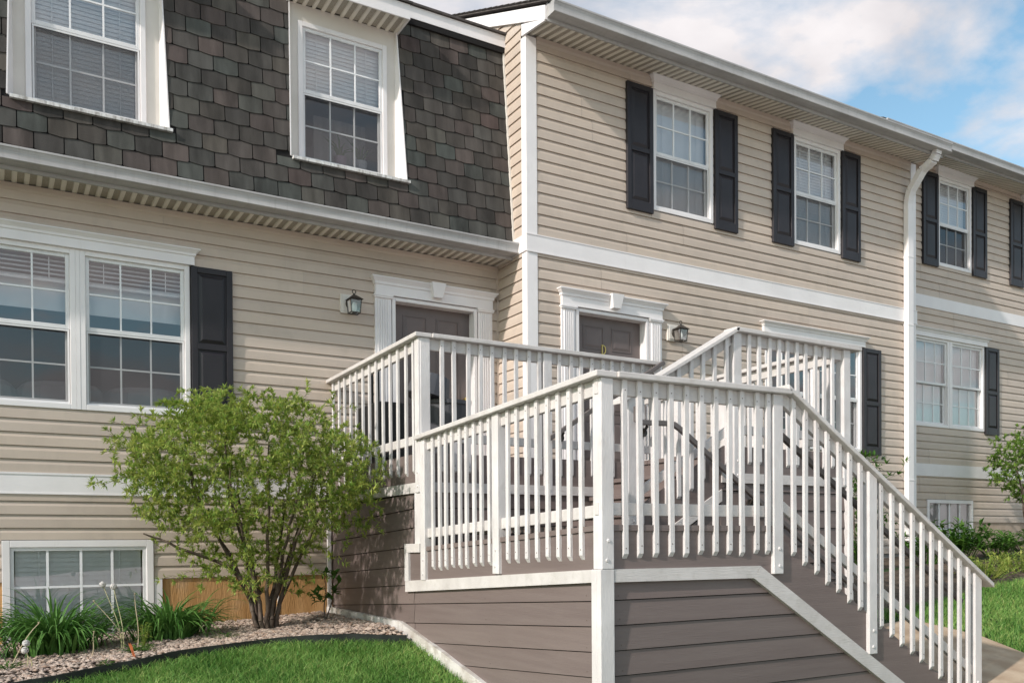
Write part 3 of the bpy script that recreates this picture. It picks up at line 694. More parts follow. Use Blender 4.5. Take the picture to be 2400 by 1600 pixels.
def dormer(x0, x1, wx0, wx1, wz0, wz1, zm, blind, label):
    D = MB()
    # face panel around the window (with opening), cheeks, sill
    wall_boxes(D, DWY, DWY+.03, x0-.02, x1+.06, DZ0-.02, DZ1+.03, [(wx0+.03, wx1-.03, wz0+.03, wz1-.03)])
    d = D.build('dormer', M_cream, TL); d['label'] = label
    e = .050
    for sgn, x in ((-1, x0), (1, x1)):     # flared cheeks from the window wall out to the slope
        a = x; b = x+sgn*e
        p0 = (a, DWY+.001, DZ0); p1 = (b, my(DZ0)-.022, DZ0); p2 = (a+sgn*.006, my(DZ1)-.022, DZ1); p3 = (a, DWY+.001, DZ1)
        t = .012*sgn; m = MB()
        m.hexa([p0, p1, (p1[0]+t, p1[1], p1[2]), (p0[0]+t, p0[1], p0[2]), p3, p2, (p2[0]+t, p2[1], p2[2]), (p3[0]+t, p3[1], p3[2])])
        m.build('dormer_cheek', M_white, d)
    m = MB(); zs = DZ0
    m.hexa([(x0-.035, my(zs)-.055, zs-.038), (x1+.085, my(zs)-.055, zs-.038), (x1+.085, DWY, zs-.03), (x0-.035, DWY, zs-.03), (x0-.035, my(zs)-.055, zs-.008), (x1+.085, my(zs)-.055, zs-.008), (x1+.085, DWY, zs+.004), (x0-.035, DWY, zs+.004)])
    m.build('dormer_sill', mat('weathered_sill', (.60, .58, .56), (.74, .73, .72), .6, (6, 1, 1), 3, 5, dirt=((.22, .20, .18), (9, 2, 2), 3, .46, .66, .8)), d)
    wn_ = window(TL, wx0, wx1, wz0, wz1, DWY, zm, 3, 2, blind, True, .05, None, proud=.024)
    # hood: soffit, fascia, sloping roof
    hx0, hx1 = x0-.03, x1+.03; hy = 8.94; hz = DZ1-.005
    soffit(TL, hx0, hx1, DWY, hz, hy+.02, hz, 'hood_soffit_panel')
    m = MB(); m.box(hx0-.006, hx1+.006, hy, hy+.018, hz-.012, hz+.150); m.box(hx0-.006, hx0+.010, hy+.018, my(hz)+.02, hz-.012, hz+.15); m.box(hx1-.010, hx1+.006, hy+.018, my(hz)+.02, hz-.012, hz+.15)
    h = m.build('dormer_hood', M_white, TL)
    m = MB(); m.hexa([(hx0-.03, hy-.03, hz+.152), (hx1+.03, hy-.03, hz+.152), (hx1+.03, 9.8, hz+.40), (hx0-.03, 9.8, hz+.40), (hx0-.03, hy-.03, hz+.175), (hx1+.03, hy-.03, hz+.175), (hx1+.03, 9.8, hz+.43), (hx0-.03, 9.8, hz+.43)]); m.build('hood_roof', M_roof, h)
    return wn_
dormer(*DORM[0], .300, 1.335, 4.06, 5.56, 4.835, (0, 1), 'left dormer with closed white blinds')
wb = dormer(*DORM[1], 2.85, 3.86, 4.06, 5.56, 4.835, (.52, 1), 'right dormer with potted plants behind its lower pane')
shell(TL, -1.2, XC-.1, DWY+.05, 13, 3.55, 5.93)
for (px_, pz_, r_, mt_, lab) in ((3.38, 4.14, .075, M_pot2, 'mauve flower pot on the right dormer window sill'), (3.62, 4.14, .075, M_pot, 'white flower pot on the right dormer window sill')):
    P_ = root('potted_plant', lab, 'plant pot', (px_, DWY+.19, pz_))
    m = MB(); m.lathe((px_, DWY+.19, pz_), [(0, 0), (r_*.7, 0), (r_, .13), (r_, .15), (r_*.9, .15), (r_*.85, .12), (0, .12)], 14); m.build('pot', mt_, P_, smooth=False)
    m = MB(); rg = random.Random(int(px_*100))
    for i in range(14):
        a = rg.random()*6.28; p0 = Vector((px_, DWY+.19, pz_+.12)); L_ = rg.uniform(.12, .34); d = Vector((math.cos(a)*.5, math.sin(a)*.25, 1)).normalized(); sd = Vector((1, 0, 0))*.012
        p1 = p0+d*L_*.6; p2 = p0+d*L_+Vector((math.cos(a)*.08, 0, -.03)); m.face([p0-sd*.5, p0+sd*.5, p1+sd, p1-sd]); m.face([p1-sd, p1+sd, p2])
    m.build('leaves', M_leaf2, P_)
m = MB(); m.box(3.18, 3.80, DWY+.50, DWY+.52, 4.05, 4.85); tag(m.build('curtain', M_curt), 'pale curtain hanging inside the right dormer window', 'curtain')
m = MB(); m.box(2.9, 3.85, DWY+.4, DWY+.46, 4.0, 4.12); 

# ------------------------------------------------------------------ MIDDLE TOWNHOUSE
XE = 12.52
TM = root('townhouse', 'middle townhouse projecting forward with two black-shuttered upper windows', 'townhouse', (8.9, DR, -.6))
GW0, GW1, GWM = 9.22, 11.235, 10.2275
hm = [(7.245, 8.275, 4.19, 5.71), (9.79, 10.77, 4.17, 5.70), (GW0, GW1, 1.30, 2.87), (6.03, 7.17, .75, 2.83)]
m = MB(); wall_boxes(m, DR, DR+.14, XC, XE, -1.2, 5.9, [(a+.03, b-.03, c+.03, d-.03) for a, b, c, d in hm]); m.build('wall', M_room, TM)
siding(TM, fmap(DR), XC+.12, XE-.11, 3.580, 5.87, [(7.24, 8.28, 4.18, 5.72), (9.78, 10.78, 4.17, 5.71)], 3)
siding(TM, fmap(DR), XC+.12, XE-.11, -.22, 3.38, [(5.848, 7.360, .70, 2.98), (GW0-.005, GW1+.005, 1.29, 2.88)], 4)
m = MB(); m.box(XC-.032, XE+.03, DR-.034, DR, 3.38, 3.578); m.box(XC-.036, XE+.03, DR-.040, DR-.033, 3.566, 3.578); m.box(XC-.036, XE+.03, DR-.042, DR-.033, 3.366, 3.381)
m.box(XC-.034, XC, DR, DR+.60, 3.38, 3.578); m.build('band_board', M_white, TM)
def smap(u, d, z): return (XC-d, u, z)
siding(TM, smap, DR+.085, DL-.034, -.22, 3.38, [], 5)
RS = .43                                    # roof pitch
def rake_z(y): return 5.90+RS*(y-8.62)
siding(TM, smap, DR+.085, 13, 3.580, 7.75, [], 6, top=lambda z: (max(DR+.085, 8.62+(z-.075-5.90)/RS-.12), 13))
m = MB(); 
for z0, z1 in ((-.9, 3.366), (3.579, 5.86)):
    m.box(XC-.030, XC+.118, DR-.028, DR, z0, z1); m.box(XC-.030, XC, DR, DR+.085, z0, z1)
m.build('corner_board', M_white, TM, bevel=.004)
m = MB()
for z0, z1 in ((-.5, 3.365), (3.579, 5.86)): m.box(XE-.115, XE+.01, DR-.028, DR, z0, z1)
m.build('corner_board', M_white, TM)
m = MB(); m.face([(XC, DR+.02, -1), (XC, 16, -1), (XC, 16, 7.6), (XC, 13.2, 7.8), (XC, DR+.02, 5.9)]); m.face([(XE, DR, -1), (XE, 16, -1), (XE, 16, 7.6), (XE, 13.2, 7.8), (XE, DR, 5.9)]); m.box(XC, XE, 15.9, 16, -1, 7)
m.box(XC, XE, DR+.14, 15.9, 3.3, 3.5); m.build('side_wall', M_room, TM)
# eave
SZ0, SY1, SZ1 = 5.885, 8.325, 5.80
def eave(house, x0, x1, dz, yo, rx0, rx1):
    soffit(house, x0, x1, DR+yo, SZ0+dz, SY1+yo, SZ1+dz)
    m = MB(); m.box(x0, x1, SY1-.022+yo, SY1+yo, SZ1-.012+dz, 5.99+dz); m.build('fascia', M_gut, house)
    gutter(house, x0-.006, x1+.02, SY1-.024+yo, 5.825+dz, .155, .135)
    m = MB(); m.hexa([(rx0, SY1-.10+yo, 5.962+dz), (rx1, SY1-.10+yo, 5.962+dz), (rx1, 13.3+yo, 5.962+dz+RS*5.075), (rx0, 13.3+yo, 5.962+dz+RS*5.075), (rx0, SY1-.10+yo, 5.985+dz), (rx1, SY1-.10+yo, 5.985+dz), (rx1, 13.3+yo, 5.985+dz+RS*5.075), (rx0, 13.3+yo, 5.985+dz+RS*5.075)])
    m.hexa([(rx0, 13.3+yo, 5.962+dz+RS*5.075), (rx1, 13.3+yo, 5.962+dz+RS*5.075), (rx1, 17+yo, 6.4+dz), (rx0, 17+yo, 6.4+dz), (rx0, 13.3+yo, 5.985+dz+RS*5.075), (rx1, 13.3+yo, 5.985+dz+RS*5.075), (rx1, 17+yo, 6.42+dz), (rx0, 17+yo, 6.42+dz)])
    rf = m.build('roof', M_roof, house)
    # shingle butt edges seen along the rake
    m = MB(); y = SY1-.10+yo
    while y < 13.2+yo:
        z = 5.987+dz+RS*(y-SY1+.10-yo); m.hexa([(rx0-.012, y, z), (rx1, y, z), (rx1, y+.26, z+RS*.26-.004), (rx0-.012, y+.26, z+RS*.26-.004), (rx0-.012, y, z+.016), (rx1, y, z+.016), (rx1, y+.26, z+RS*.26+.004), (rx0-.012, y+.26, z+RS*.26+.004)]); y += .14
    q = m.build('roof_shingles', M_roof, rf); q['kind'] = 'stuff'
eave(TM, XC-.02, XE, 0, 0, XC-.06, XE)
m = MB(); m.px([(DR-.004, 5.88), (DR-.036, 5.88), (DR-.036, 5.83), (DR-.026, 5.81), (DR-.018, 5.80), (DR-.004, 5.80)], XC+.12, XE-.12); m.build('frieze_trim', M_sid, TM)
# rake board on the gable side + boxed return
m = MB(); xr0, xr1 = XC-.052, XC-.0215
m.hexa([(xr0, SY1-.02, 5.80), (xr1, SY1-.02, 5.80), (xr1, 13.2, 5.80+RS*(13.2-SY1)+.02), (xr0, 13.2, 5.80+RS*(13.2-SY1)+.02), (xr0, SY1-.02, 5.955), (xr1, SY1-.02, 5.955), (xr1, 13.2, 5.955+RS*(13.2-SY1)), (xr0, 13.2, 5.955+RS*(13.2-SY1))])
m.build('rake_board', M_white, TM)
m = MB(); m.prism([(XC-.050, SY1-.018, 5.79), (XC-.050, DR+.03, 5.865), (XC-.050, DR+.03, 6.0), (XC-.050, SY1+.02, 5.82)], (XC-.050, 0, 0), (XC-.022, 0, 0)); m.build('eave_return', M_white, TM)
window(TM, 7.25, 8.27, 4.19, 5.705, DR, 4.93, 3, 2, (0, 1), True, .052, 'upper left window of the middle townhouse with closed blinds', bpitch=.030, tilt=84)
window(TM, 9.79, 10.77, 4.18, 5.695, DR, 4.93, 3, 2, (0, 1), True, .052, 'upper right window of the middle townhouse with white blinds', tilt=74)
lintel(TM, 7.245, 8.30, 5.712, 5.868, DR); lintel(TM, 9.755, 10.81, 5.702, 5.866, DR)
for a, b in ((6.825, 7.238), (8.285, 8.695), (9.36, 9.775), (10.785, 11.19)): shutter(TM, a, b, 4.125, 5.70, DR)
window(TM, GW0, GWM-.018, 1.30, 2.87, DR, 2.09, 3, 2, None, True, .05, 'ground-floor window of the middle townhouse, left half')
window(TM, GWM+.018, GW1, 1.30, 2.87, DR, 2.09, 3, 2, None, True, .05, 'ground-floor window of the middle townhouse, right half')
m = MB(); m.box(GWM-.0178, GWM+.0178, DR-.034, DR+.07, 1.302, 2.868); m.build('window_mullion', M_white, TM)
m = MB()
for k in range(10):
    a = GW1-.42+k*.04; m.face([(a, DR+.16+.02*(k % 2), 1.3), (a+.04, DR+.16+.02*((k+1) % 2), 1.3), (a+.04, DR+.16+.02*((k+1) % 2), 2.85), (a, DR+.16+.02*(k % 2), 2.85)])
q = m.build('curtain', M_curt, TM)
lintel(TM, GW0-.05, GW1+.05, 2.88, 3.010, DR)
shutter(TM, 11.243, 11.650, 1.265, 2.860, DR)
door_unit(TM, 6.090, 7.115, DR, 2.755, .78, letter=(6.535, 2.365, .105))
shell(TM, 8.2, 12.4, DR+.14, 12, .7, 3.25); shell(TM, XC+.02, 12.4, DR+.14, 12, 3.55, 5.85); shell(TM, XC+.02, 8.1, DR+.14, 11, .72, 3.2)
# downspout
m = MB(); x0, x1 = 12.19, 12.385
dsx = (x0+x1)/2
def duct(m, p, q, w_, d_): m.beam(p, q, w_, d_, side=(1, 0, 0))
duct(m, (dsx, DR-.070, -.05), (dsx, DR-.070, 5.19), .128, .085)
for k in range(8):
    x = x0+.02
pts_ = [(dsx, DR-.070, 5.19), (dsx, DR-.085, 5.29), (dsx, DR-.12, 5.38), (dsx, DR-.31, 5.62), (dsx, SY1-.03, 5.70), (dsx, SY1-.075, 5.78), (dsx, SY1-.085, 5.83)]
for i, (p, q) in enumerate(zip(pts_, pts_[1:])):
    n_ = 5
    for k in range(n_):
        a = Vector(p).lerp(Vector(q), k/n_); b = Vector(p).lerp(Vector(q), (k+1)/n_); e = .006*(k % 2) if i not in (2,) else 0
        m.beam(a, b, .128-e, .090-e, side=(1, 0, 0))
for zz in (4.35, 3.30, .9): m.box(dsx-.067, dsx+.067, DR-.117, DR-.024, zz, zz+.03)
o = m.build('downspout', M_white, TM, bevel=.004)
lantern('dark bronze lantern left of the left front door', 3.44, 2.665, DL)
lantern('dark bronze lantern right of the front door lettered D', 7.55, 2.665, DR)

# ------------------------------------------------------------------ RIGHT TOWNHOUSE (set back, higher)
TR = root('townhouse', 'right townhouse set slightly back and higher, at the end of the row', 'townhouse', (16, D3, -.3))
XR = 20.5
W4 = (16.56, 17.52)
h3 = [(14.00, 14.955, 4.68, 6.20), (W4[0], W4[1], 4.68, 6.20), (13.33, 15.335, 1.91, 3.43), (13.70, 14.985, -.3, .67)]
m = MB(); wall_boxes(m, D3, D3+.14, XE-.05, XR, -.9, 6.4, [(a+.03, b-.03, c+.03, d-.03) for a, b, c, d in h3]); m.build('wall', M_room, TR)
siding(TR, fmap(D3), XE-.04, XR, 4.125, 6.36, [(14.0, 14.955, 4.68, 6.2), (*W4, 4.68, 6.2)], 7)
siding(TR, fmap(D3), XE-.04, XR, 1.28, 3.92, [(13.33, 15.335, 1.91, 3.43)], 8)
siding(TR, fmap(D3), XE-.04, XR, .29, 1.07, [(13.69, 14.99, -.3, .68)], 9)
m = MB(); m.box(XE-.04, XR, D3-.032, D3, 3.92, 4.123); m.box(XE-.04, XR, D3-.032, D3, 1.07, 1.278); m.build('band_board', M_white, TR)
m = MB(); wall_boxes(m, D3-.004, D3+.002, XE-.04, XR, -1.0, .288, [(13.72, 14.96, -.29, .65)]); m.build('foundation', M_found2, TR)
eave(TR, 11.86, XR, .475, D3-DR, 11.86, XR)
m = MB(); m.face([(11.87, D3-.47, 6.26), (11.87, D3-.47, 6.44), (11.87, 13.9, 8.5), (11.87, 13.9, 6.3)]); m.face([(XR, D3, -1), (XR, 16, -1), (XR, 16, 7.6), (XR, 13.2, 8.2), (XR, D3, 6.4)]); m.box(XE, XR, 15.9, 16, -1, 7.5); m.build('side_wall', M_cream, TR)
window(TR, 14.00, 14.955, 4.68, 6.20, D3, 5.42, 3, 2, (.5, 1), True, .05, 'left upper window of the right townhouse')
window(TR, W4[0], W4[1], 4.68, 6.20, D3, 5.42, 3, 2, (0, 1), True, .05, 'right upper window of the right townhouse, cut by the picture edge')
lintel(TR, 13.965, 14.99, 6.205, 6.345, D3); lintel(TR, W4[0]-.03, W4[1]+.03, 6.205, 6.345, D3)
for a, b in ((13.565, 13.985), (14.97, 15.385), (16.12, 16.545), (17.54, 17.95)): shutter(TR, a, b, 4.64, 6.215, D3)
window(TR, 13.33, 14.312, 1.91, 3.43, D3, 2.66, 3, 2, (0, 1), False, .05, 'left half of the ground-floor window of the right townhouse', bpitch=.03, tilt=82)
window(TR, 14.348, 15.335, 1.91, 3.43, D3, 2.66, 3, 2, (0, 1), False, .05, 'right half of the ground-floor window of the right townhouse', bpitch=.03, tilt=82)
m = MB(); m.box(14.3122, 14.3478, D3-.034, D3+.07, 1.912, 3.428); m.build('window_mullion', M_white, TR)
lintel(TR, 13.28, 15.385, 3.435, 3.560, D3); shutter(TR, 15.345, 15.755, 1.855, 3.42, D3)
bw = frame_mb(13.69, 14.99, -.32, .672, .06, D3-.034, D3+.06).build('basement_window', M_white, TR)
m = MB(); m.face([(13.75, D3+.01, -.27), (14.93, D3+.01, -.27), (14.93, D3+.01, .612), (13.75, D3+.01, .612)]); m.build('pane', M_glass, bw)
m = MB()
for i in (1, 2, 3): x = 13.75+1.18*i/4; m.box(x-.012, x+.012, D3-.012, D3-.002, -.27, .612)
m.box(13.75, 14.93, D3-.0115, D3-.0025, .16, .184); m.build('grille', M_grid, bw)
m = MB(); m.box(13.76, 14.92, D3+.05, D3+.06, -.27, .61); m.build('roller_shade', M_sofa, bw)
shell(TR, 12.6, 20, D3+.14, 12.5, .8, 3.8); shell(TR, 12.6, 20, D3+.14, 12.5, 4.2, 6.3); shell(TR, 12.6, 20, D3+.14, 11, -.9, .75)
# ------------------------------------------------------------------ DECK
YF, XLd, Y1, Y2 = 4.34, 3.17, 6.95, 5.52
DK = root('wooden_deck', 'white railed entrance deck with brown skirting and stairs in front of the doors', 'deck', (5.0, 5.6, -1.2))
def lin(a, b): return lambda s: a+(b-a)*s
M_nail = mat('rusty_screw', (.13, .10, .085), rough=.7)
nm_ = MB(); nm_.cyl((0, 0, 0), (0, 0, .0016), .0042, .0036, n=7); NAIL = nm_.mesh(M_nail, name='screw')
def screw(parent, p, n):
    o = link(NAIL, 'screw', parent, p); o.rotation_euler = Vector(n).to_track_quat('Z', 'Y').to_euler()
def guard(P, Q, n, cap, bb, rt, bals, posts, cap_ext=(0, 0), capw=.14, rails=True, rail_s=(0, 1), nails=False):
    P = Vector((*P, 0)); Q = Vector((*Q, 0)); n = Vector((*n, 0)); d = Q-P; L = d.length; t = d/L
    Z = lambda v, z: Vector((v.x, v.y, z))
    def at(s): return P+d*s
    # cap rail
    s0, s1 = -cap_ext[0]/L, 1+cap_ext[1]/L
    a, b = at(s0), at(s1)
    m = MB(); q = []
    for zz in (-.038, 0):
        q += [Z(a+n*.042, cap(s0)+zz), Z(b+n*.042, cap(s1)+zz), Z(b-n*(capw-.026), cap(s1)+zz), Z(a-n*(capw-.026), cap(s0)+zz)]
    m.hexa(q); m.build('cap_rail', M_deckh, DK, bevel=.006)
    for nm, zt, zb in (('top_rail', lambda s: cap(s)-.0385, lambda s: cap(s)-.135), ('bottom_rail', rt, lambda s: rt(s)-.078)):
        if not rails: break
        m = MB(); q = []; a, b = at(rail_s[0]), at(rail_s[1])
        for zf in (zb, zt): q += [Z(a-n*.0235, zf(rail_s[0])), Z(b-n*.0235, zf(rail_s[1])), Z(b-n*.0615, zf(rail_s[1])), Z(a-n*.0615, zf(rail_s[0]))]
        m.hexa(q); m.build(nm, M_deckh, DK, bevel=.004)
    for s in bals:
        c = at(s); hw = .019; j = rng.uniform(-.006, .006); z0 = bb(s)+rng.uniform(-.008, .008); lean = rng.uniform(-.006, .006)
        a, b = c-t*(hw)+t*j, c+t*(hw)+t*j; sa, sb = s-hw/L, s+hw/L
        bot = [Z(a, z0+.030), Z(b, z0+.030), Z(b-n*.0225, z0), Z(a-n*.0225, z0)]
        top = [Z(a, cap(sa)-.0392)+t*lean, Z(b, cap(sb)-.0392)+t*lean, Z(b-n*.0225, cap(sb)-.0392)+t*lean, Z(a-n*.0225, cap(sa)-.0392)+t*lean]
        m = MB(); m.hexa(bot+top); bo = m.build('baluster', M_deckw, DK, bevel=.0025)
        if nails:
            for zz in (cap(s)-.095, z0+.075): screw(bo, Z(c+t*(j+rng.uniform(-.006, .006)), zz+rng.uniform(-.012, .012))+n*.0004, n)
    for s, zb in posts:
        c = at(s); hw = .046
        a, b = c-t*hw, c+t*hw; ca, cb_ = cap(s-hw/L)-.0394, cap(s+hw/L)-.0394; o1 = n*.006; o2 = n*.086
        m = MB(); m.hexa([Z(a+o1, zb), Z(b+o1, zb), Z(b-o2, zb), Z(a-o2, zb), Z(a+o1, ca), Z(b+o1, cb_), Z(b-o2, cb_), Z(a-o2, ca)])
        po = m.build('post', M_deckw, DK, bevel=.005)
        for zz in (.055, .175):
            m = MB(); p = Z(c+n*.006, zb+zz)+t*rng.uniform(-.01, .01); m.cyl(p, p+n*.007, .013, .009, n=8); m.build('bolt', M_deckw, po)
# landing left
lc = lambda s: 1.030-.113*s
guard((XLd, YF), (XLd, 7.0), (-1, 0), lc, lambda s: -.100-.150*s, lambda s: .226-.115*s,
      [(y-YF)/2.66 for y in [4.555+i*(5.474-4.555)/7 for i in range(8)]+[5.746+i*(6.593-5.746)/7 for i in range(8)]+[6.72]], [((5.634-YF)/2.66, -.235), ((6.905-YF)/2.66, -.325)], (.026, 0), nails=True)
# landing front
fc = lambda s: 1.030+.016*s
FX1 = 4.735
nb = 11
guard((XLd, YF), (FX1, YF), (0, -1), fc, lambda s: -.103, lambda s: .236,
      [(x-XLd)/(FX1-XLd) for x in [3.365+i*(4.485-3.365)/9 for i in range(10)]+[4.600]], [((3.222-XLd)/(FX1-XLd), -.172), ((4.687-XLd)/(FX1-XLd), -.235)], (-.1145, .055), nails=True)
# first flight, front guard
SL = -.598
SX0, SX1 = 4.735, 7.06
def sc_(s): return 1.089+SL*(s*(SX1-SX0))
LS = SX1-SX0
bx = [4.735+.115+i*.118 for i in range(7)]+[5.80+i*.1215 for i in range(10)]
guard((SX0, YF), (SX1, YF), (0, -1), sc_, lambda s: sc_(s)-1.135, lambda s: sc_(s)-.80, [(x-SX0)/LS for x in bx],
      [((5.685-SX0)/LS, -.86), ((7.010-SX0)/LS, -1.36)], (-.02, .115), nails=True)
# deck left
dl0, dl1 = Vector((3.165, Y1)), Vector((3.228, DL-.02))
guard(dl0, dl1, (-1, -.0), lambda s: 1.800, lambda s: .588, lambda s: .935, [(.055+.075*i) for i in range(12)]+[.965], [(.018, .43)], (.026, 0))
# deck front
guard((3.165, Y1), (5.86, Y1), (0, -1), lambda s: 1.800, lambda s: .60, lambda s: .955,
      [(x-3.165)/2.695 for x in [3.388+i*.1265 for i in range(8)]+[4.395]+[4.62+i*.1235 for i in range(9)]], [((3.222-3.165)/2.695, .43), (( 4.478-3.165)/2.695, .43), ((5.79-3.165)/2.695, .43)], (-.1145, 0), nails=True)
# second flight near guard and upper deck front
guard((4.33, Y2), (5.44, Y2), (0, -1), lambda s: 1.165+.568*1.11*s, lambda s: 1.165+.568*1.11*s-1.12, lambda s: 1.165+.568*1.11*s-.80,
      [.10+i*.118 for i in range(8)], [(.015, -.02)], (.10, .03))
guard((5.42, Y2), (6.935, Y2), (0, -1), lambda s: 1.805-.006*s, lambda s: .64, lambda s: .985, [(x-5.42)/1.515 for x in [5.632+i*.1165 for i in range(10)]], [((5.478-5.42)/1.515, .50), ((6.868-5.42)/1.515, .50)], (-.01, .10))
guard((6.935, Y2), (6.935, DR-.03), (1, 0), lambda s: 1.799, lambda s: .64, lambda s: .985, [(.045+.0375*i) for i in range(26)], [(.5, .50)], (-.1145, 0))
# fascias, trims, skirting of the landing
def quad_board(pts, n, th, name, mt, bevel=0):     # planar polygon extruded by th along n
    n = Vector(n); m = MB(); m.prism([Vector(p)+n*th for p in pts], (0, 0, 0), -n*th*1.0); return m.build(name, mt, DK, bevel=bevel)
tl = lambda y: -.172-.058*(y-YF)          # trim top, left side
tb = lambda y: -.252-.064*(y-YF)
fl = lambda y: .062-.055*(y-YF)           # fascia top, left side
xs_ = XLd+.042
nL = (-1, 0, 0); nF = (0, -1, 0)
quad_board([(xs_, YF+.04, tl(YF)), (xs_, 7.0, tl(7.0)), (xs_, 7.0, fl(7.0)), (xs_, YF+.04, fl(YF))], nL, .02, 'fascia_board', M_brown)
quad_board([(xs_, YF+.02, fl(YF)+.004), (xs_, 6.95, fl(6.95)+.004), (xs_, 6.95, fl(6.95)+.040), (xs_, YF+.02, .10)], nL, .034, 'deck_nosing', M_brown)
quad_board([(xs_, YF+.06, tb(YF)), (xs_, 7.30, tb(7.30)), (xs_, 7.30, tl(7.30)), (xs_, YF+.06, tl(YF)-.001)], nL, .040, 'trim_board', M_deckh)
quad_board([(XLd+.02, YF+.042, -.172), (4.52, YF+.042, -.176), (4.68, YF+.042, -.16), (4.68, YF+.042, .062), (XLd+.02, YF+.042, .062)], nF, .02, 'fascia_board', M_brown)
quad_board([(XLd+.01, YF+.042, .064), (4.72, YF+.042, .060), (4.72, YF+.042, .098), (XLd+.01, YF+.042, .10)], nF, .034, 'deck_nosing', M_brown)
quad_board([(XLd+.105, YF+.042, -.252), (4.455, YF+.042, -.258), (4.520, YF+.042, -.176), (XLd+.105, YF+.042, -.173)], nF, .040, 'trim_board', M_deckh)
# stair stringer and trim
def st(x, o): return -.487+SL*(x-5.008)+o
quad_board([(4.455, YF+.042, -.258), (7.30, YF+.042, st(7.30, -.116)), (7.30, YF+.042, st(7.30, 0)), (4.522, YF+.042, -.178)], nF, .040, 'stair_trim', M_deckh)
quad_board([(4.50, YF+.042, -.165), (7.05, YF+.042, st(7.05, .002)), (7.05, YF+.042, st(7.05, .30)), (4.66, YF+.042, .06)], nF, .018, 'stair_stringer', M_brown)
quad_board([(4.50, Y2-.03, -.165), (7.0, Y2-.03, st(7.0, -.05)), (7.0, Y2-.03, st(7.0, .30)), (4.66, Y2-.03, .06)], nF, .03, 'stair_stringer', M_brown)
for i in range(6):
    x = 4.71+.318*i; z = .062-.190*(i+1)
    m = MB(); m.box(x-.03, x+.15, YF+.046, Y2-.062, z-.038, z); m.box(x+.156, x+.335, YF+.046, Y2-.062, z-.038, z-.001); m.build('tread', M_brown, DK, bevel=.005)
    m = MB(); m.box(x, x+.02, YF+.062, Y2-.062, z, z+.150); m.build('riser', M_brown, DK)
# skirting boards
def lap(pts_bot, pts_top, n, name='skirt_board', dk=.016):
    """bottom edge p0->p1 proud, top edge p3<-p2"""
    n = Vector(n); b0, b1 = [Vector(p) for p in pts_bot]; t0, t1 = [Vector(p) for p in pts_top]
    m = MB(); m.hexa([b0, b1, b1+n*dk, b0+n*dk, t0, t1, t1+n*.004, t0+n*.004]); bo = m.build(name, M_brown, DK)
    L_ = (b1-b0).length; k_ = max(2, int(L_/1.1)+1)
    for i_ in range(k_):
        f_ = min(.96, max(.04, i_/(k_-1)+rng.uniform(-.03, .03))); p_ = b0.lerp(b1, f_)+Vector((0, 0, .028+rng.uniform(-.006, .01)))+n*(dk-.0015); screw(bo, p_, n)
    return bo
zk_n = lambda k: -.365-.158*k
zk_f = lambda k: -.675-.176*k
def zk(k, y): t = (y-4.4)/4.9; return zk_n(k)*(1-t)+zk_f(k)*t
for k in range(0, 9):
    ya, yb = YF+.08, 7.16
    top = (lambda y: tb(y)+.01) if k == 0 else (lambda y, k=k: zk(k-1, y)-.007)
    lap([(xs_, ya, zk(k, ya)), (xs_, yb, zk(k, yb))], [(xs_, ya, top(ya)), (xs_, yb, top(yb))], nL)
for k in range(-6, 4):
    ya, yb = 7.165, DL-.01
    xa, xb = XLd+.040, 3.245
    zt_ = lambda y, k=k: min(zk(k-1, y)-.007, .435)
    if zk(k, ya) > .42: continue
    lap([(xa, ya, zk(k, ya)), (xb, yb, min(zk(k, yb), .43))], [(xa, ya, zt_(ya)), (xb, yb, zt_(yb))], nL)
for k in range(0, 9):
    zb_, zt_ = -.362-.1565*k, (-.25 if k == 0 else -.362-.1565*(k-1)-.007)
    xr_ = lambda z: 5.03+(z+.603)/SL
    lap([(XLd+.10, YF+.044, zb_), (xr_(zb_), YF+.044, zb_)], [(XLd+.10, YF+.044, zt_), (xr_(zt_), YF+.044, zt_)], nF)
M_gap = mat('painted_gap_shade', (.018, .014, .013), rough=.9)  # near-black colour paints deep shade into the gaps between skirt boards
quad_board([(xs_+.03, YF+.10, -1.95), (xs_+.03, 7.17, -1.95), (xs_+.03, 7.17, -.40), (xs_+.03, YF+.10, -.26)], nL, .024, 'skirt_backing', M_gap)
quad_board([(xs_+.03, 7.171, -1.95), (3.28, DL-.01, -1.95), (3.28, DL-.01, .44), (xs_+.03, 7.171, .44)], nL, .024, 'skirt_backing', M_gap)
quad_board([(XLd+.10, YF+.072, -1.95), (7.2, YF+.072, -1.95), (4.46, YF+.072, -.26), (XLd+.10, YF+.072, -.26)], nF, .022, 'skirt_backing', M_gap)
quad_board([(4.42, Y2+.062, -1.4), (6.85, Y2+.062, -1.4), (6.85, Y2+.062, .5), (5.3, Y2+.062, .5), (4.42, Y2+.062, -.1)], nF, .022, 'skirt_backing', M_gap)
quad_board([(XLd+.06, Y1+.058, -.3), (5.45, Y1+.058, -.3), (5.45, Y1+.058, .45), (XLd+.06, Y1+.058, .45)], nF, .022, 'skirt_backing', M_gap)
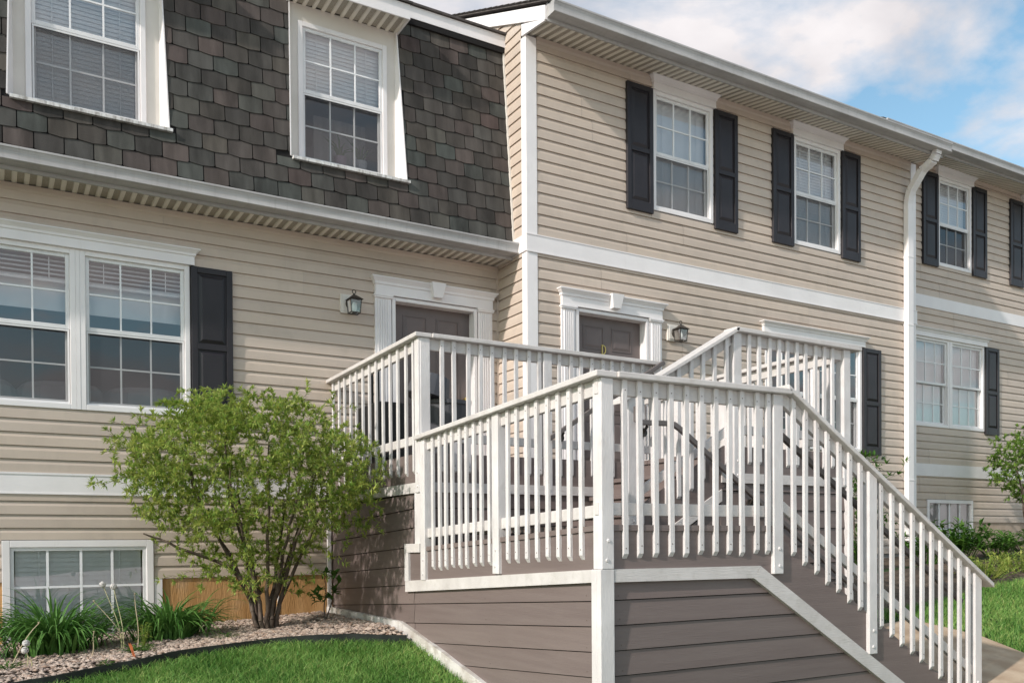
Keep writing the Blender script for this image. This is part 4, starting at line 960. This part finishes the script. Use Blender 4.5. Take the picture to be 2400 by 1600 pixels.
# corner board below the landing post, plinth strip along the slope
m = MB(); m.box(XLd-.004, XLd+.100, YF-.004, YF+.042, -1.9, -.1725); m.box(XLd-.004, XLd+.042, YF+.042, YF+.095, -1.9, -.1735); m.build('corner_board', M_deckw, DK, bevel=.004)
PT = [(9.44, -.70, -.775), (7.42, -.715, -.81), (6.55, -.90, -1.00), (5.85, -1.062, -1.16), (4.42, -1.40, -1.50)]
for (ya, ta, ba), (yb, tb_, bb_) in zip(PT, PT[1:]):
    m = MB(); x = XLd+.022; m.hexa([(x-.03, ya, ba-.05), (x-.03, yb, bb_-.05), (x+.012, yb, bb_-.05), (x+.012, ya, ba-.05), (x-.03, ya, ta), (x-.03, yb, tb_), (x+.012, yb, tb_), (x+.012, ya, ta)])
    m.build('plinth_board', mat('weathered_white_board', (.50, .46, .42), (.72, .70, .68), .7, (1, .6, 1), 5, 6, .5, (2, 2, 30), 4, dirt=((.26, .21, .16), (1, 1, 1), 6, .5, .7, .7)) if not bpy.data.materials.get('weathered_white_board') else bpy.data.materials['weathered_white_board'], DK)
# upper deck left face
xd = XLd+.040
quad_board([(xd, Y1+.03, .522), (3.248, DL-.005, .522), (3.248, DL-.005, .775), (xd, Y1+.03, .775)], nL, .02, 'fascia_board', M_brown)
quad_board([(xd, Y1+.03, .432), (3.248, DL-.005, .432), (3.248, DL-.005, .521), (xd, Y1+.03, .521)], nL, .034, 'trim_board', M_deckh)
quad_board([(xd, 6.97, -.03), (xd, 7.085, -.03), (xd, 7.085, .43), (xd, 6.97, .43)], nL, .036, 'trim_board', M_deckw)
quad_board([(xd, 6.97, -.085), (xd, 7.30, -.09), (xd, 7.30, -.012), (xd, 6.97, -.01)], nL, .044, 'trim_board', M_deckh)
quad_board([(xd, 7.215, -.345), (xd, 7.30, -.345), (xd, 7.30, -.092), (xd, 7.215, -.092)], nL, .042, 'trim_board', M_deckw)
quad_board([(xd, 6.97, -.345), (xd, 7.214, -.345), (xd, 7.214, -.092), (xd, 6.97, -.087)], nL, .022, 'fascia_board', M_brown)
m = MB(); m.box(3.175, 3.212, DL-.075, DL-.034, -.72, .43); m.build('trim_board', M_deckw, DK)
# upper deck front face (behind the second flight) and deck two
def front_face(y, x0, x1, zlow, lines):
    quad_board([(x0, y, .522), (x1, y, .522), (x1, y, .775), (x0, y, .775)], nF, .02, 'fascia_board', M_brown)
    quad_board([(x0, y, .435), (x1, y, .435), (x1, y, .5212), (x0, y, .5212)], nF, .034, 'trim_board', M_deckh)
    zt_ = .44
    for zb_ in lines:
        lap([(x0, y, zb_), (x1, y, zb_)], [(x0, y, zt_), (x1, y, zt_)], nF); zt_ = zb_-.007
front_face(Y1+.03, XLd+.05, 5.46, -.1, [.303, .145, -.013, -.17])
quad_board([(5.47, Y2+.035, .572), (6.92, Y2+.035, .572), (6.92, Y2+.035, .80), (5.47, Y2+.035, .80)], nF, .02, 'fascia_board', M_brown)
quad_board([(5.30, Y2+.035, .488), (6.92, Y2+.035, .488), (6.92, Y2+.035, .5715), (5.30, Y2+.035, .5715)], nF, .034, 'trim_board', M_deckh)
zt_ = .492
for i in range(11):
    zb_ = .424-.158*i; lap([(4.40 if zb_ < .1 else 5.30, Y2+.035, zb_), (6.86, Y2+.035, zb_)], [(4.40 if zb_ < .1 else 5.30, Y2+.035, zt_), (6.86, Y2+.035, zt_)], nF)
    lap([(6.915, DR-.03, zb_), (6.915, Y2+.06, zb_)], [(6.915, DR-.03, zt_), (6.915, Y2+.06, zt_)], (1, 0, 0)); zt_ = zb_-.007
quad_board([(6.915, Y2+.03, .488), (6.915, DR-.03, .488), (6.915, DR-.03, .5715), (6.915, Y2+.03, .5715)], (1, 0, 0), .034, 'trim_board', M_deckh)
quad_board([(6.915, Y2+.03, .572), (6.915, DR-.03, .572), (6.915, DR-.03, .80), (6.915, Y2+.03, .80)], (1, 0, 0), .02, 'fascia_board', M_brown)
m = MB(); m.box(6.86, 6.95, Y2-.002, Y2+.034, -1.3, .487); m.box(6.917, 6.952, Y2+.034, Y2+.11, -1.3, .487); m.build('corner_board', M_deckw, DK)
# second flight: stringer, diagonal trim, steps
quad_board([(4.40, Y2+.036, -.08), (5.46, Y2+.036, .522), (5.46, Y2+.036, .80), (5.34, Y2+.036, .80), (4.40, Y2+.036, .26)], nF, .02, 'stair_stringer', M_brown)
quad_board([(4.40, Y2+.036, -.18), (5.30, Y2+.036, .331), (5.30, Y2+.036, .431), (4.40, Y2+.036, -.081)], nF, .034, 'stair_trim', M_deckh)
for i in range(3):
    x = 4.70+.265*i; z = .062+.18*(i+1)
    m = MB(); m.box(x-.03, x+.13, Y2+.06, Y1-.01, z-.038, z); m.box(x+.136, x+.29, Y2+.06, Y1-.01, z-.038, z-.001); m.build('tread', M_brown, DK, bevel=.005)
for i in range(4):
    x = 4.70+.265*i; z = .062+.18*(i+1)
    m = MB(); m.box(x, x+.02, Y2+.062, Y1-.012, z-.18, z-.040); m.build('riser', M_brown, DK)
quad_board([(4.38, Y2+.036, -.6), (5.31, Y2+.036, -.6), (5.31, Y2+.036, .30), (4.38, Y2+.036, -.19)], nF, .008, 'stair_panel', M_brown)
# floor boards
k = 0; y = YF+.05
while y < Y1-.15:
    m = MB(); m.box(XLd+.06, 4.70, y, y+.138, .062-.055*(y-YF)*.0, .098 if y < 0 else .096); m.build('floor_board', M_brown, DK); y += .145
y = Y2+.05
while y < DL-.2:
    m = MB(); xa = (XLd+.07 if y > Y1 else 5.475); xb = 6.91 if y < DR-.16 else XC-.05
    m.box(xa, xb, y, y+.138, .742, .78); m.build('floor_board', M_brown, DK); y += .145
m = MB(); m.box(XLd+.10, 6.88, Y1+.06, DR-.05, .45, .70); m.build('joist_frame', M_brown, DK)
# graspable handrails
def handrail(pts, br):
    m = MB()
    for p, q in zip(pts, pts[1:]): m.beam(p, q, .036, .042, side=(0, 1, 0))
    h = m.build('handrail', M_hand, DK, bevel=.006)
    for b in br:
        m = MB(); b = Vector(b); m.cyl(b, b+Vector((0, .05, -.045)), .012, n=8); m.cyl(b+Vector((0, .045, -.045)), b+Vector((0, .06, -.045)), .036, n=12); m.build('bracket', M_bronze, h)
yr = Y2-.07
handrail([(4.335, yr, 1.05), (4.335, yr, .925), (4.70, yr, .935), (4.77, yr, .90), (6.95, yr, .90+SL*1.07*2.18)], [(4.44, yr, .90), (5.6, yr, .36)])
handrail([(4.78, YF+.14, .80), (7.0, YF+.14, .80+SL*2.22)], [])
handrail([(4.42, Y1-.06, .93), (5.83, Y1-.06, 1.79)], [(4.62, Y1-.055, 1.02), (5.70, Y1-.055, 1.66)])
# things standing on the deck
TB = root('refuse_bin', 'grey plastic bin with open lid in front of the left door', 'bin', (4.15, 8.45, .78))
m = MB(); m.lathe((4.15, 8.45, .78), [(0, 0), (.20, 0), (.25, .66), (.265, .66), (.265, .70), (.245, .70), (.24, .62), (0, .05)], 20); m.build('body', M_bin, TB, smooth=False)
m = MB(); m.cyl((3.93, 8.42, 1.50), (3.985, 8.42, 1.72), .24, .20, n=20); m.build('lid', M_bin, TB)
CT = root('storage_cart', 'black cart with upright handle behind the left deck railing', 'cart', (3.45, 8.65, .78))
m = MB(); m.box(3.33, 3.62, 8.3, 8.95, .84, 1.42); m.build('box', M_black, CT, bevel=.02)
m = MB(); hp = [(3.42, 8.52, 1.40), (3.42, 8.52, 1.82), (3.42, 8.55, 1.87), (3.42, 8.66, 1.87), (3.42, 8.69, 1.82), (3.42, 8.69, 1.40)]
for p, q in zip(hp, hp[1:]): m.cyl(p, q, .017, n=8)
m.build('handle', M_black, CT)
for yy in (8.42, 8.83):
    m = MB(); m.cyl((3.34, yy, .86), (3.38, yy, .86), .08, n=14); m.build('wheel', M_black, CT)

# ------------------------------------------------------------------ PLANTS
def leaf(m, p, d, up, ln, wd, fold=.25, droop=.15):
    """lance leaf: base p, direction d"""
    d = d.normalized(); s = d.cross(up)
    if s.length < 1e-4: s = d.orthogonal()
    s.normalize(); u = s.cross(d).normalized()
    a = p+d*ln*.38-u*droop*ln*.2; b = p+d*ln-u*droop*ln
    l = a+s*wd*.5+u*fold*wd; r = a-s*wd*.5+u*fold*wd; i = len(m.v)
    m.v += [tuple(p), tuple(l), tuple(b), tuple(r), tuple(a)]
    m.f += [(i, i+4, i+1), (i+1, i+4, i+2), (i, i+3, i+4), (i+3, i+2, i+4)]; m.m += [0]*4
def rvec(rg):
    while True:
        v = Vector((rg.uniform(-1, 1), rg.uniform(-1, 1), rg.uniform(-1, 1)))
        if .05 < v.length < 1: return v.normalized()
def bush(name, label, cat, base, targets, stems, rg, r_base, leafmat, leaf_len, leaf_w, per_twig, group=None, twig_r=.0035, tip=5, upw=.4):
    """stems: list of polylines (world points). targets: crown points; each is joined to the nearest wood"""
    T = root(name, label, cat, base, group)
    nodes = []; wood = MB()
    for st_ in stems:
        n_ = len(st_)
        pr = None
        for i in range(n_-1):
            a, b = Vector(st_[i]), Vector(st_[i+1]); k = 4
            for j in range(k):
                p, q = a.lerp(b, j/k), a.lerp(b, (j+1)/k); f = (i+j/k)/(n_-1); f2_ = (i+(j+1)/k)/(n_-1)
                q = q+rvec(rg)*.012
                if pr is not None: p = pr
                wood.cyl(p, q, r_base*(1-.72*f), r_base*(1-.72*f2_), n=7, cap=False); pr = q; nodes.append((q, r_base*(1-.72*f2_)))
    cen = Vector(base)
    targets = sorted(targets, key=lambda p: (p-cen).length)
    lv = MB()
    for tpt in targets:
        best = min(nodes, key=lambda n_: (n_[0]-tpt).length+.25*max(0, n_[0].z-tpt.z))
        p0, r0_ = best; L = (tpt-p0).length
        if L < .03: continue
        n_ = max(2, int(L/.12)); r1 = min(r0_*.62, twig_r*(1+L*2.2)); prev = p0; bend = rvec(rg)*L*.09+Vector((0, 0, L*.10))
        for j in range(1, n_+1):
            f = j/n_; q = p0.lerp(tpt, f)+bend*math.sin(math.pi*f)
            ra, rb = r1*(1-.6*(j-1)/n_), r1*(1-.6*j/n_)
            wood.cyl(prev, q, max(ra, .0016), max(rb, .0014), n=5, cap=False); nodes.append((q, rb)); dirv = (q-prev).normalized()
            if j > n_*.35 or L < .3:
                for _ in range(per_twig):
                    pp = prev.lerp(q, rg.random()); dv_ = (dirv*.7+rvec(rg)*.9+Vector((0, 0, upw))).normalized(); ln = leaf_len*rg.uniform(.6, 1.15)
                    leaf(lv, pp, dv_, Vector((0, 0, 1)), ln, leaf_w*ln/leaf_len, droop=rg.uniform(0, .3))
            prev = q
        for _ in range(tip):
            dv_ = (dirv*.8+rvec(rg)*.9+Vector((0, 0, upw))).normalized(); ln = leaf_len*rg.uniform(.7, 1.2)
            leaf(lv, tpt, dv_, Vector((0, 0, 1)), ln, leaf_w*ln/leaf_len, droop=rg.uniform(0, .25))
    wood.build('trunk', M_bark, T, smooth=True); lv.build('crown', leafmat, T)
    return T
rg = random.Random(21)
BX, BY = 2.22, 8.40; BZ = G(BX, BY)
cx, cy = 2.05, 8.08
tg = []; ncl = 0
while ncl < 120:
    v = Vector((rg.uniform(-1, 1), rg.uniform(-1, 1), rg.uniform(-1, 1)))
    rr = v.length
    if rr > 1 or rr < .42: continue
    x, y, z = cx+v.x*1.18, cy+v.y*1.12, .58+v.z*.82
    nz_ = mnoise.noise(Vector((x*1.7, y*1.7, z*2.2)))
    if rr > .93+.08*nz_: continue
    if z < .15 and rg.random() < .60: continue
    ncl += 1; rc = rg.uniform(.13, .22)
    for _ in range(rg.randint(10, 16)):
        p = Vector((x+rg.gauss(0, rc*.75), y+rg.gauss(0, rc*.75), z+rg.gauss(0, rc*.36)))
        if p.x > 3.10 or p.y > 9.36: continue
        tg.append(p)
nu = 0
while nu < 1150:
    v = Vector((rg.uniform(-1, 1), rg.uniform(-1, 1), rg.uniform(-1, 1))); rr = v.length
    if rr > 1 or rr < .5: continue
    x, y, z = cx+.02+v.x*1.22, cy+v.y*1.14, .60+v.z*.84
    if rr > .95+.10*mnoise.noise(Vector((x*1.7, y*1.7, z*2.2))) or x > 3.10 or y > 9.36: continue
    if z < .12 and rg.random() < .75: continue
    nu += 1; tg.append(Vector((x, y, z)))
for _ in range(110):   # loose low side branches, mostly left and front
    a = rg.uniform(2.2, 5.6); r_ = rg.uniform(.40, .98); p = Vector((BX+math.cos(a)*r_, BY+math.sin(a)*r_*.9, rg.uniform(-.38, .18)))
    if p.y < 9.36 and p.x < 3.08: tg.append(p)
for _ in range(75):
    a = rg.uniform(0, 6.28); r_ = rg.uniform(.15, .55); tg.append(Vector((BX+math.cos(a)*r_-.05, BY-.12+math.sin(a)*r_*.8, rg.uniform(-.50, -.05))))
stems = []
for i in range(11):
    a = i*.571+rg.uniform(-.2, .2); b0 = Vector((BX+math.cos(a)*.07, BY+math.sin(a)*.06, BZ-.05)); r_ = rg.uniform(.35, .85)
    stems.append([b0, b0+Vector((math.cos(a)*.07, math.sin(a)*.06, .32)), b0+Vector((math.cos(a)*r_*.45, math.sin(a)*r_*.4, .78)), b0+Vector((math.cos(a)*r_*.9, math.sin(a)*r_*.8, 1.30)), b0+Vector((math.cos(a)*r_*1.1, math.sin(a)*r_, 1.75))])
stems.append([Vector((BX-.05, BY, BZ+.35)), Vector((BX-.35, BY-.05, BZ+.62)), Vector((BX-.8, BY-.1, BZ+.80)), Vector((BX-1.1, BY-.1, BZ+.92))])
bush('deciduous_shrub', 'large multi-stemmed green shrub growing between the wide window and the deck', 'shrub', (BX, BY, BZ), tg, stems, rg, .024, M_leaf, .054, .0165, 6, tip=10)
# sapling by the deck
rg = random.Random(4); sx, sy = 2.86, 8.62; sz = G(sx, sy)
bush('young_shrub', 'small young leafy shrub beside the deck skirting', 'shrub', (sx, sy, sz), [Vector((sx+rg.uniform(-.16, .16), sy+rg.uniform(-.14, .14), sz+rg.uniform(.18, .52))) for _ in range(16)],
     [[Vector((sx, sy, sz-.02)), Vector((sx+.02, sy, sz+.28)), Vector((sx, sy, sz+.48))], [Vector((sx+.02, sy, sz-.02)), Vector((sx+.08, sy-.03, sz+.22)), Vector((sx+.10, sy, sz+.40))]], rg, .008, M_leaf2, .085, .045, 1, tip=4)
def daylily(x, y, n, ln, label, seed):
    rg = random.Random(seed); z = G(x, y)+.01; m = MB()
    for i in range(n):
        a = rg.random()*6.283; r_ = abs(rg.gauss(0, .09)); p = Vector((x+math.cos(a)*r_*1.7, y+math.sin(a)*r_, z)); a += rg.uniform(-.5, .5)
        L = ln*rg.uniform(.6, 1.1); out = rg.uniform(.35, 1.0); wd = rg.uniform(.008, .0125); k = 7; prev = None; d = Vector((math.cos(a), math.sin(a), 0)); s = Vector((-math.sin(a), math.cos(a), 0)); th = R(rg.uniform(48, 86)); bend = R(rg.uniform(95, 175))*(.55+.45*out)
        q = p.copy()
        for j in range(k+1):
            f = j/k; w_ = wd*(1-f**2.2)+.0006; i0 = len(m.v)
            m.v += [tuple(q-s*w_+Vector((0, 0, w_*.5))), tuple(q), tuple(q+s*w_+Vector((0, 0, w_*.5)))]
            if j: m.f += [(i0-3, i0-2, i0+1, i0), (i0-2, i0-1, i0+2, i0+1)]; m.m += [0, 0]
            t_ = th-bend*f**1.3; q = q+(d*math.cos(t_)+Vector((0, 0, math.sin(t_))))*L/k
            if q.z < z+.012: q.z = z+.012
    o = m.build('daylily_clump', M_lily, wl=(x, y, z)); return tag(o, label, 'plant', 'arching grass-like clumps in the pebble bed')
daylily(.42, 8.30, 480, .70, 'large arching daylily clump at the far left under the basement window', 31)
daylily(1.36, 8.42, 380, .62, 'smaller arching daylily clump right of the dandelions, below the basement window corner', 32)
daylily(-.40, 8.35, 190, .66, 'daylily clump cut by the left picture edge', 33)
def dandelion(x, y, lean, h, label, seed, head=True, mt=None):
    rg = random.Random(seed); z = G(x, y)+.01; T = root('dandelion', label, 'dandelion', (x, y, z), 'dandelions gone to seed in the pebble bed')
    m = MB(); pr = Vector((x, y, z)); n_ = 8
    for j in range(1, n_+1):
        f = j/n_; q = Vector((x+lean[0]*f**1.6+.01*math.sin(f*5), y+lean[1]*f**1.6, z+h*f)); m.cyl(pr, q, .0042-.001*f, .0040-.001*f, n=6, cap=False); pr = q
    m.build('stem', mt or M_stem, T)
    if head:
        m = MB(); R_ = .026
        for i in range(230):
            v = rvec(rg); a = pr+v*.004; b = pr+v*R_*rg.uniform(.9, 1.05); s = v.orthogonal().normalized(); t_ = v.cross(s); w_ = .0032
            m.face([a, b+s*w_, b-s*w_]); m.face([b+s*w_*1.7, b+t_*w_*1.7, b-s*w_*1.7, b-t_*w_*1.7])
        m.build('seed_head', M_fluff, T); m = MB(); m.lathe(pr, [(0, -.006), (.005, -.003), (.006, .001), (.003, .005), (0, .006)], 8); m.build('seed_core', M_dry, T)
    else:
        m = MB(); m.cyl(pr, pr+Vector((0, 0, .012)), .005, .009, n=7); m.build('bare_head', M_dry, T)
dandelion(.90, 7.92, (-.125, .02), .56, 'taller of the two white dandelion heads between the daylilies', 1)
dandelion(.91, 7.90, (-.055, .02), .54, 'lower right of the two white dandelion heads between the daylilies', 2)
dandelion(.20, 7.55, (.01, 0), .19, 'upper of the two low dandelion heads at the lower left', 3)
dandelion(.23, 7.50, (-.03, 0), .14, 'lower of the two low dandelion heads at the lower left', 4)
dandelion(1.02, 7.9, (-.0, .05), .46, 'spent dandelion stalk right of the white dandelion heads', 5, False, M_dry)
dandelion(.93, 7.93, (-.22, .02), .42, 'bent dry stalk leaning left of the dandelions', 6, False, M_dry)
dandelion(.10, 7.62, (.20, .05), .33, 'dry stalk leaning right over the left daylily clump', 7, False, M_dry)
dandelion(.66, 7.75, (.03, 0), .20, 'short pale dry stalk standing in the pebbles', 8, False, M_dry)
def weed(x, y, r_, h, n, label, seed, mt, ll=.05, lw=.016):
    rg = random.Random(seed); z = G(x, y)+.01; m = MB()
    for i in range(n):
        a = rg.random()*6.283; q = Vector((x+math.cos(a)*rg.random()*r_*.8, y+math.sin(a)*rg.random()*r_, z+rg.random()*h)); m.cyl((x, y, z), q, .0025, .0015, n=4, cap=False); leaf(m, q, Vector((math.cos(a), math.sin(a), rg.uniform(.1, .9))), Vector((0, 0, 1)), ll*rg.uniform(.6, 1.2), lw, droop=.3)
    return tag(m.build('weed', mt, wl=(x, y, z)), label, 'weed', 'low weeds in the pebble bed')
weed(1.00, 7.70, .16, .06, 120, 'low ragged weed behind the black edging', 41, M_leaf2); weed(1.07, 7.92, .06, .22, 50, 'upright leafy weed by the dandelions', 42, M_leaf); weed(.72, 7.30, .05, .04, 24, 'tiny weed at the black edging', 43, M_leaf2)
weed(1.75, 7.95, .11, .05, 45, 'small pale grass tuft near the shrub foot', 44, M_leaf2, .10, .008); weed(.08, 7.56, .14, .05, 70, 'dandelion leaves at the lower left', 45, M_leaf2)
m = MB(); x, y = .93, 7.40; z = G(x, y)+.01; pt = [(0, 0, 0), (-.012, .0, .05), (-.03, 0, .10), (-.034, 0, .125), (-.018, 0, .10), (-.006, 0, .05), (.008, 0, .0)]
for p, q in zip(pt, pt[1:]): m.beam(Vector((x, y, z))+Vector(p), Vector((x, y, z))+Vector(q), .010, .003, side=(1, 0, 0))
tag(m.build('marking_tape', M_orange), 'scrap of orange marking tape at the black edging', 'tape')

# right-hand planting
def clump(x, y, n, h, r_, label, seed, mt, ll, lw):
    rg = random.Random(seed); z = G(x, y)+.01; m = MB()
    for i in range(n):
        a = rg.random()*6.283; rr = r_*math.sqrt(rg.random()); b = Vector((x+math.cos(a)*rr*.4, y+math.sin(a)*rr*.4, z)); t_ = Vector((x+math.cos(a)*rr, y+math.sin(a)*rr, z+h*rg.uniform(.45, 1)))
        m.cyl(b, t_, .005, .003, n=4, cap=False)
        for k in range(11):
            f = rg.uniform(.35, 1); p = b.lerp(t_, f); d = rvec(rg); d.z = abs(d.z)*.6+.1; leaf(m, p, d, Vector((0, 0, 1)), ll*rg.uniform(.6, 1.2), lw, droop=.35)
    return tag(m.build('perennial_clump', mt, wl=(x, y, z)), label, 'plant', 'leafy perennials along the right townhouse')
clump(11.5, 7.4, 46, .60, .42, 'tall dark leafy perennial in front of the right basement window', 51, M_leaf2, .15, .05)
clump(12.5, 7.45, 34, .38, .40, 'lower leafy perennial right of the basement window plant', 52, M_leaf2, .13, .04)
clump(13.5, 7.6, 34, .33, .45, 'leafy perennial below the concrete foundation', 53, M_leaf2, .12, .035)
clump(14.5, 7.7, 34, .33, .45, 'leafy perennial beside the small right tree', 54, M_leaf2, .12, .035)
clump(10.9, 7.5, 34, .45, .40, 'leafy plant seen through the stair balusters', 55, M_leaf2, .13, .04)
clump(9.6, 7.6, 30, .50, .35, 'leafy plant near the upper deck corner', 56, M_leaf2, .15, .035)
for i, (x, y) in enumerate(((10.9, 6.65), (11.8, 6.7), (12.7, 6.75), (13.6, 6.85), (14.4, 6.95))):
    clump(x, y, 60, .28, .50, ['yellow-green ground cover nearest the stair rail end', 'second yellow-green ground cover from the stairs', 'third yellow-green ground cover from the stairs', 'fourth yellow-green ground cover from the stairs', 'yellow-green ground cover at the right picture edge'][i], 60+i, M_leaf, .075, .022)
rg = random.Random(71); tx, ty = 15.2, 8.55; tz = G(tx, ty)
tg = []
while len(tg) < 520:
    v = Vector((rg.uniform(-1, 1), rg.uniform(-1, 1), rg.uniform(-1, 1)))
    if .3 < v.length < .95+.3*mnoise.noise(v*2.3): tg.append(Vector((tx+.1+v.x*.85, ty+v.y*.6, tz+1.35+v.z*.70)))
bush('small_tree', 'small round-crowned tree at the right edge in front of the right townhouse', 'tree', (tx, ty, tz), tg, [[Vector((tx, ty, tz-.05)), Vector((tx-.02, ty, tz+.45)), Vector((tx+.05, ty, tz+.95)), Vector((tx+.1, ty, tz+1.6))], [Vector((tx-.02, ty, tz+.45)), Vector((tx-.3, ty-.1, tz+.95)), Vector((tx-.5, ty-.1, tz+1.3))], [Vector((tx, ty, tz+.5)), Vector((tx+.35, ty, tz+1.0)), Vector((tx+.6, ty, tz+1.4))]], rg, .030, M_leaf3, .070, .028, 3, tip=9)
rg = random.Random(72); tx, ty = 10.35, 8.1; tz = G(tx, ty)
tg = [Vector((tx+rg.gauss(0, .30), ty+rg.gauss(0, .2), tz+rg.uniform(.5, 1.55))) for _ in range(140)]
bush('tall_shrub', 'narrow upright shrub behind the stairs below the ground-floor shutter', 'shrub', (tx, ty, tz), tg, [[Vector((tx+a, ty, tz-.05)), Vector((tx+a*1.6, ty, tz+.8)), Vector((tx+a*3, ty, tz+1.45))] for a in (-.08, 0, .09)], rg, .014, M_leaf2, .10, .028, 1, tip=6)
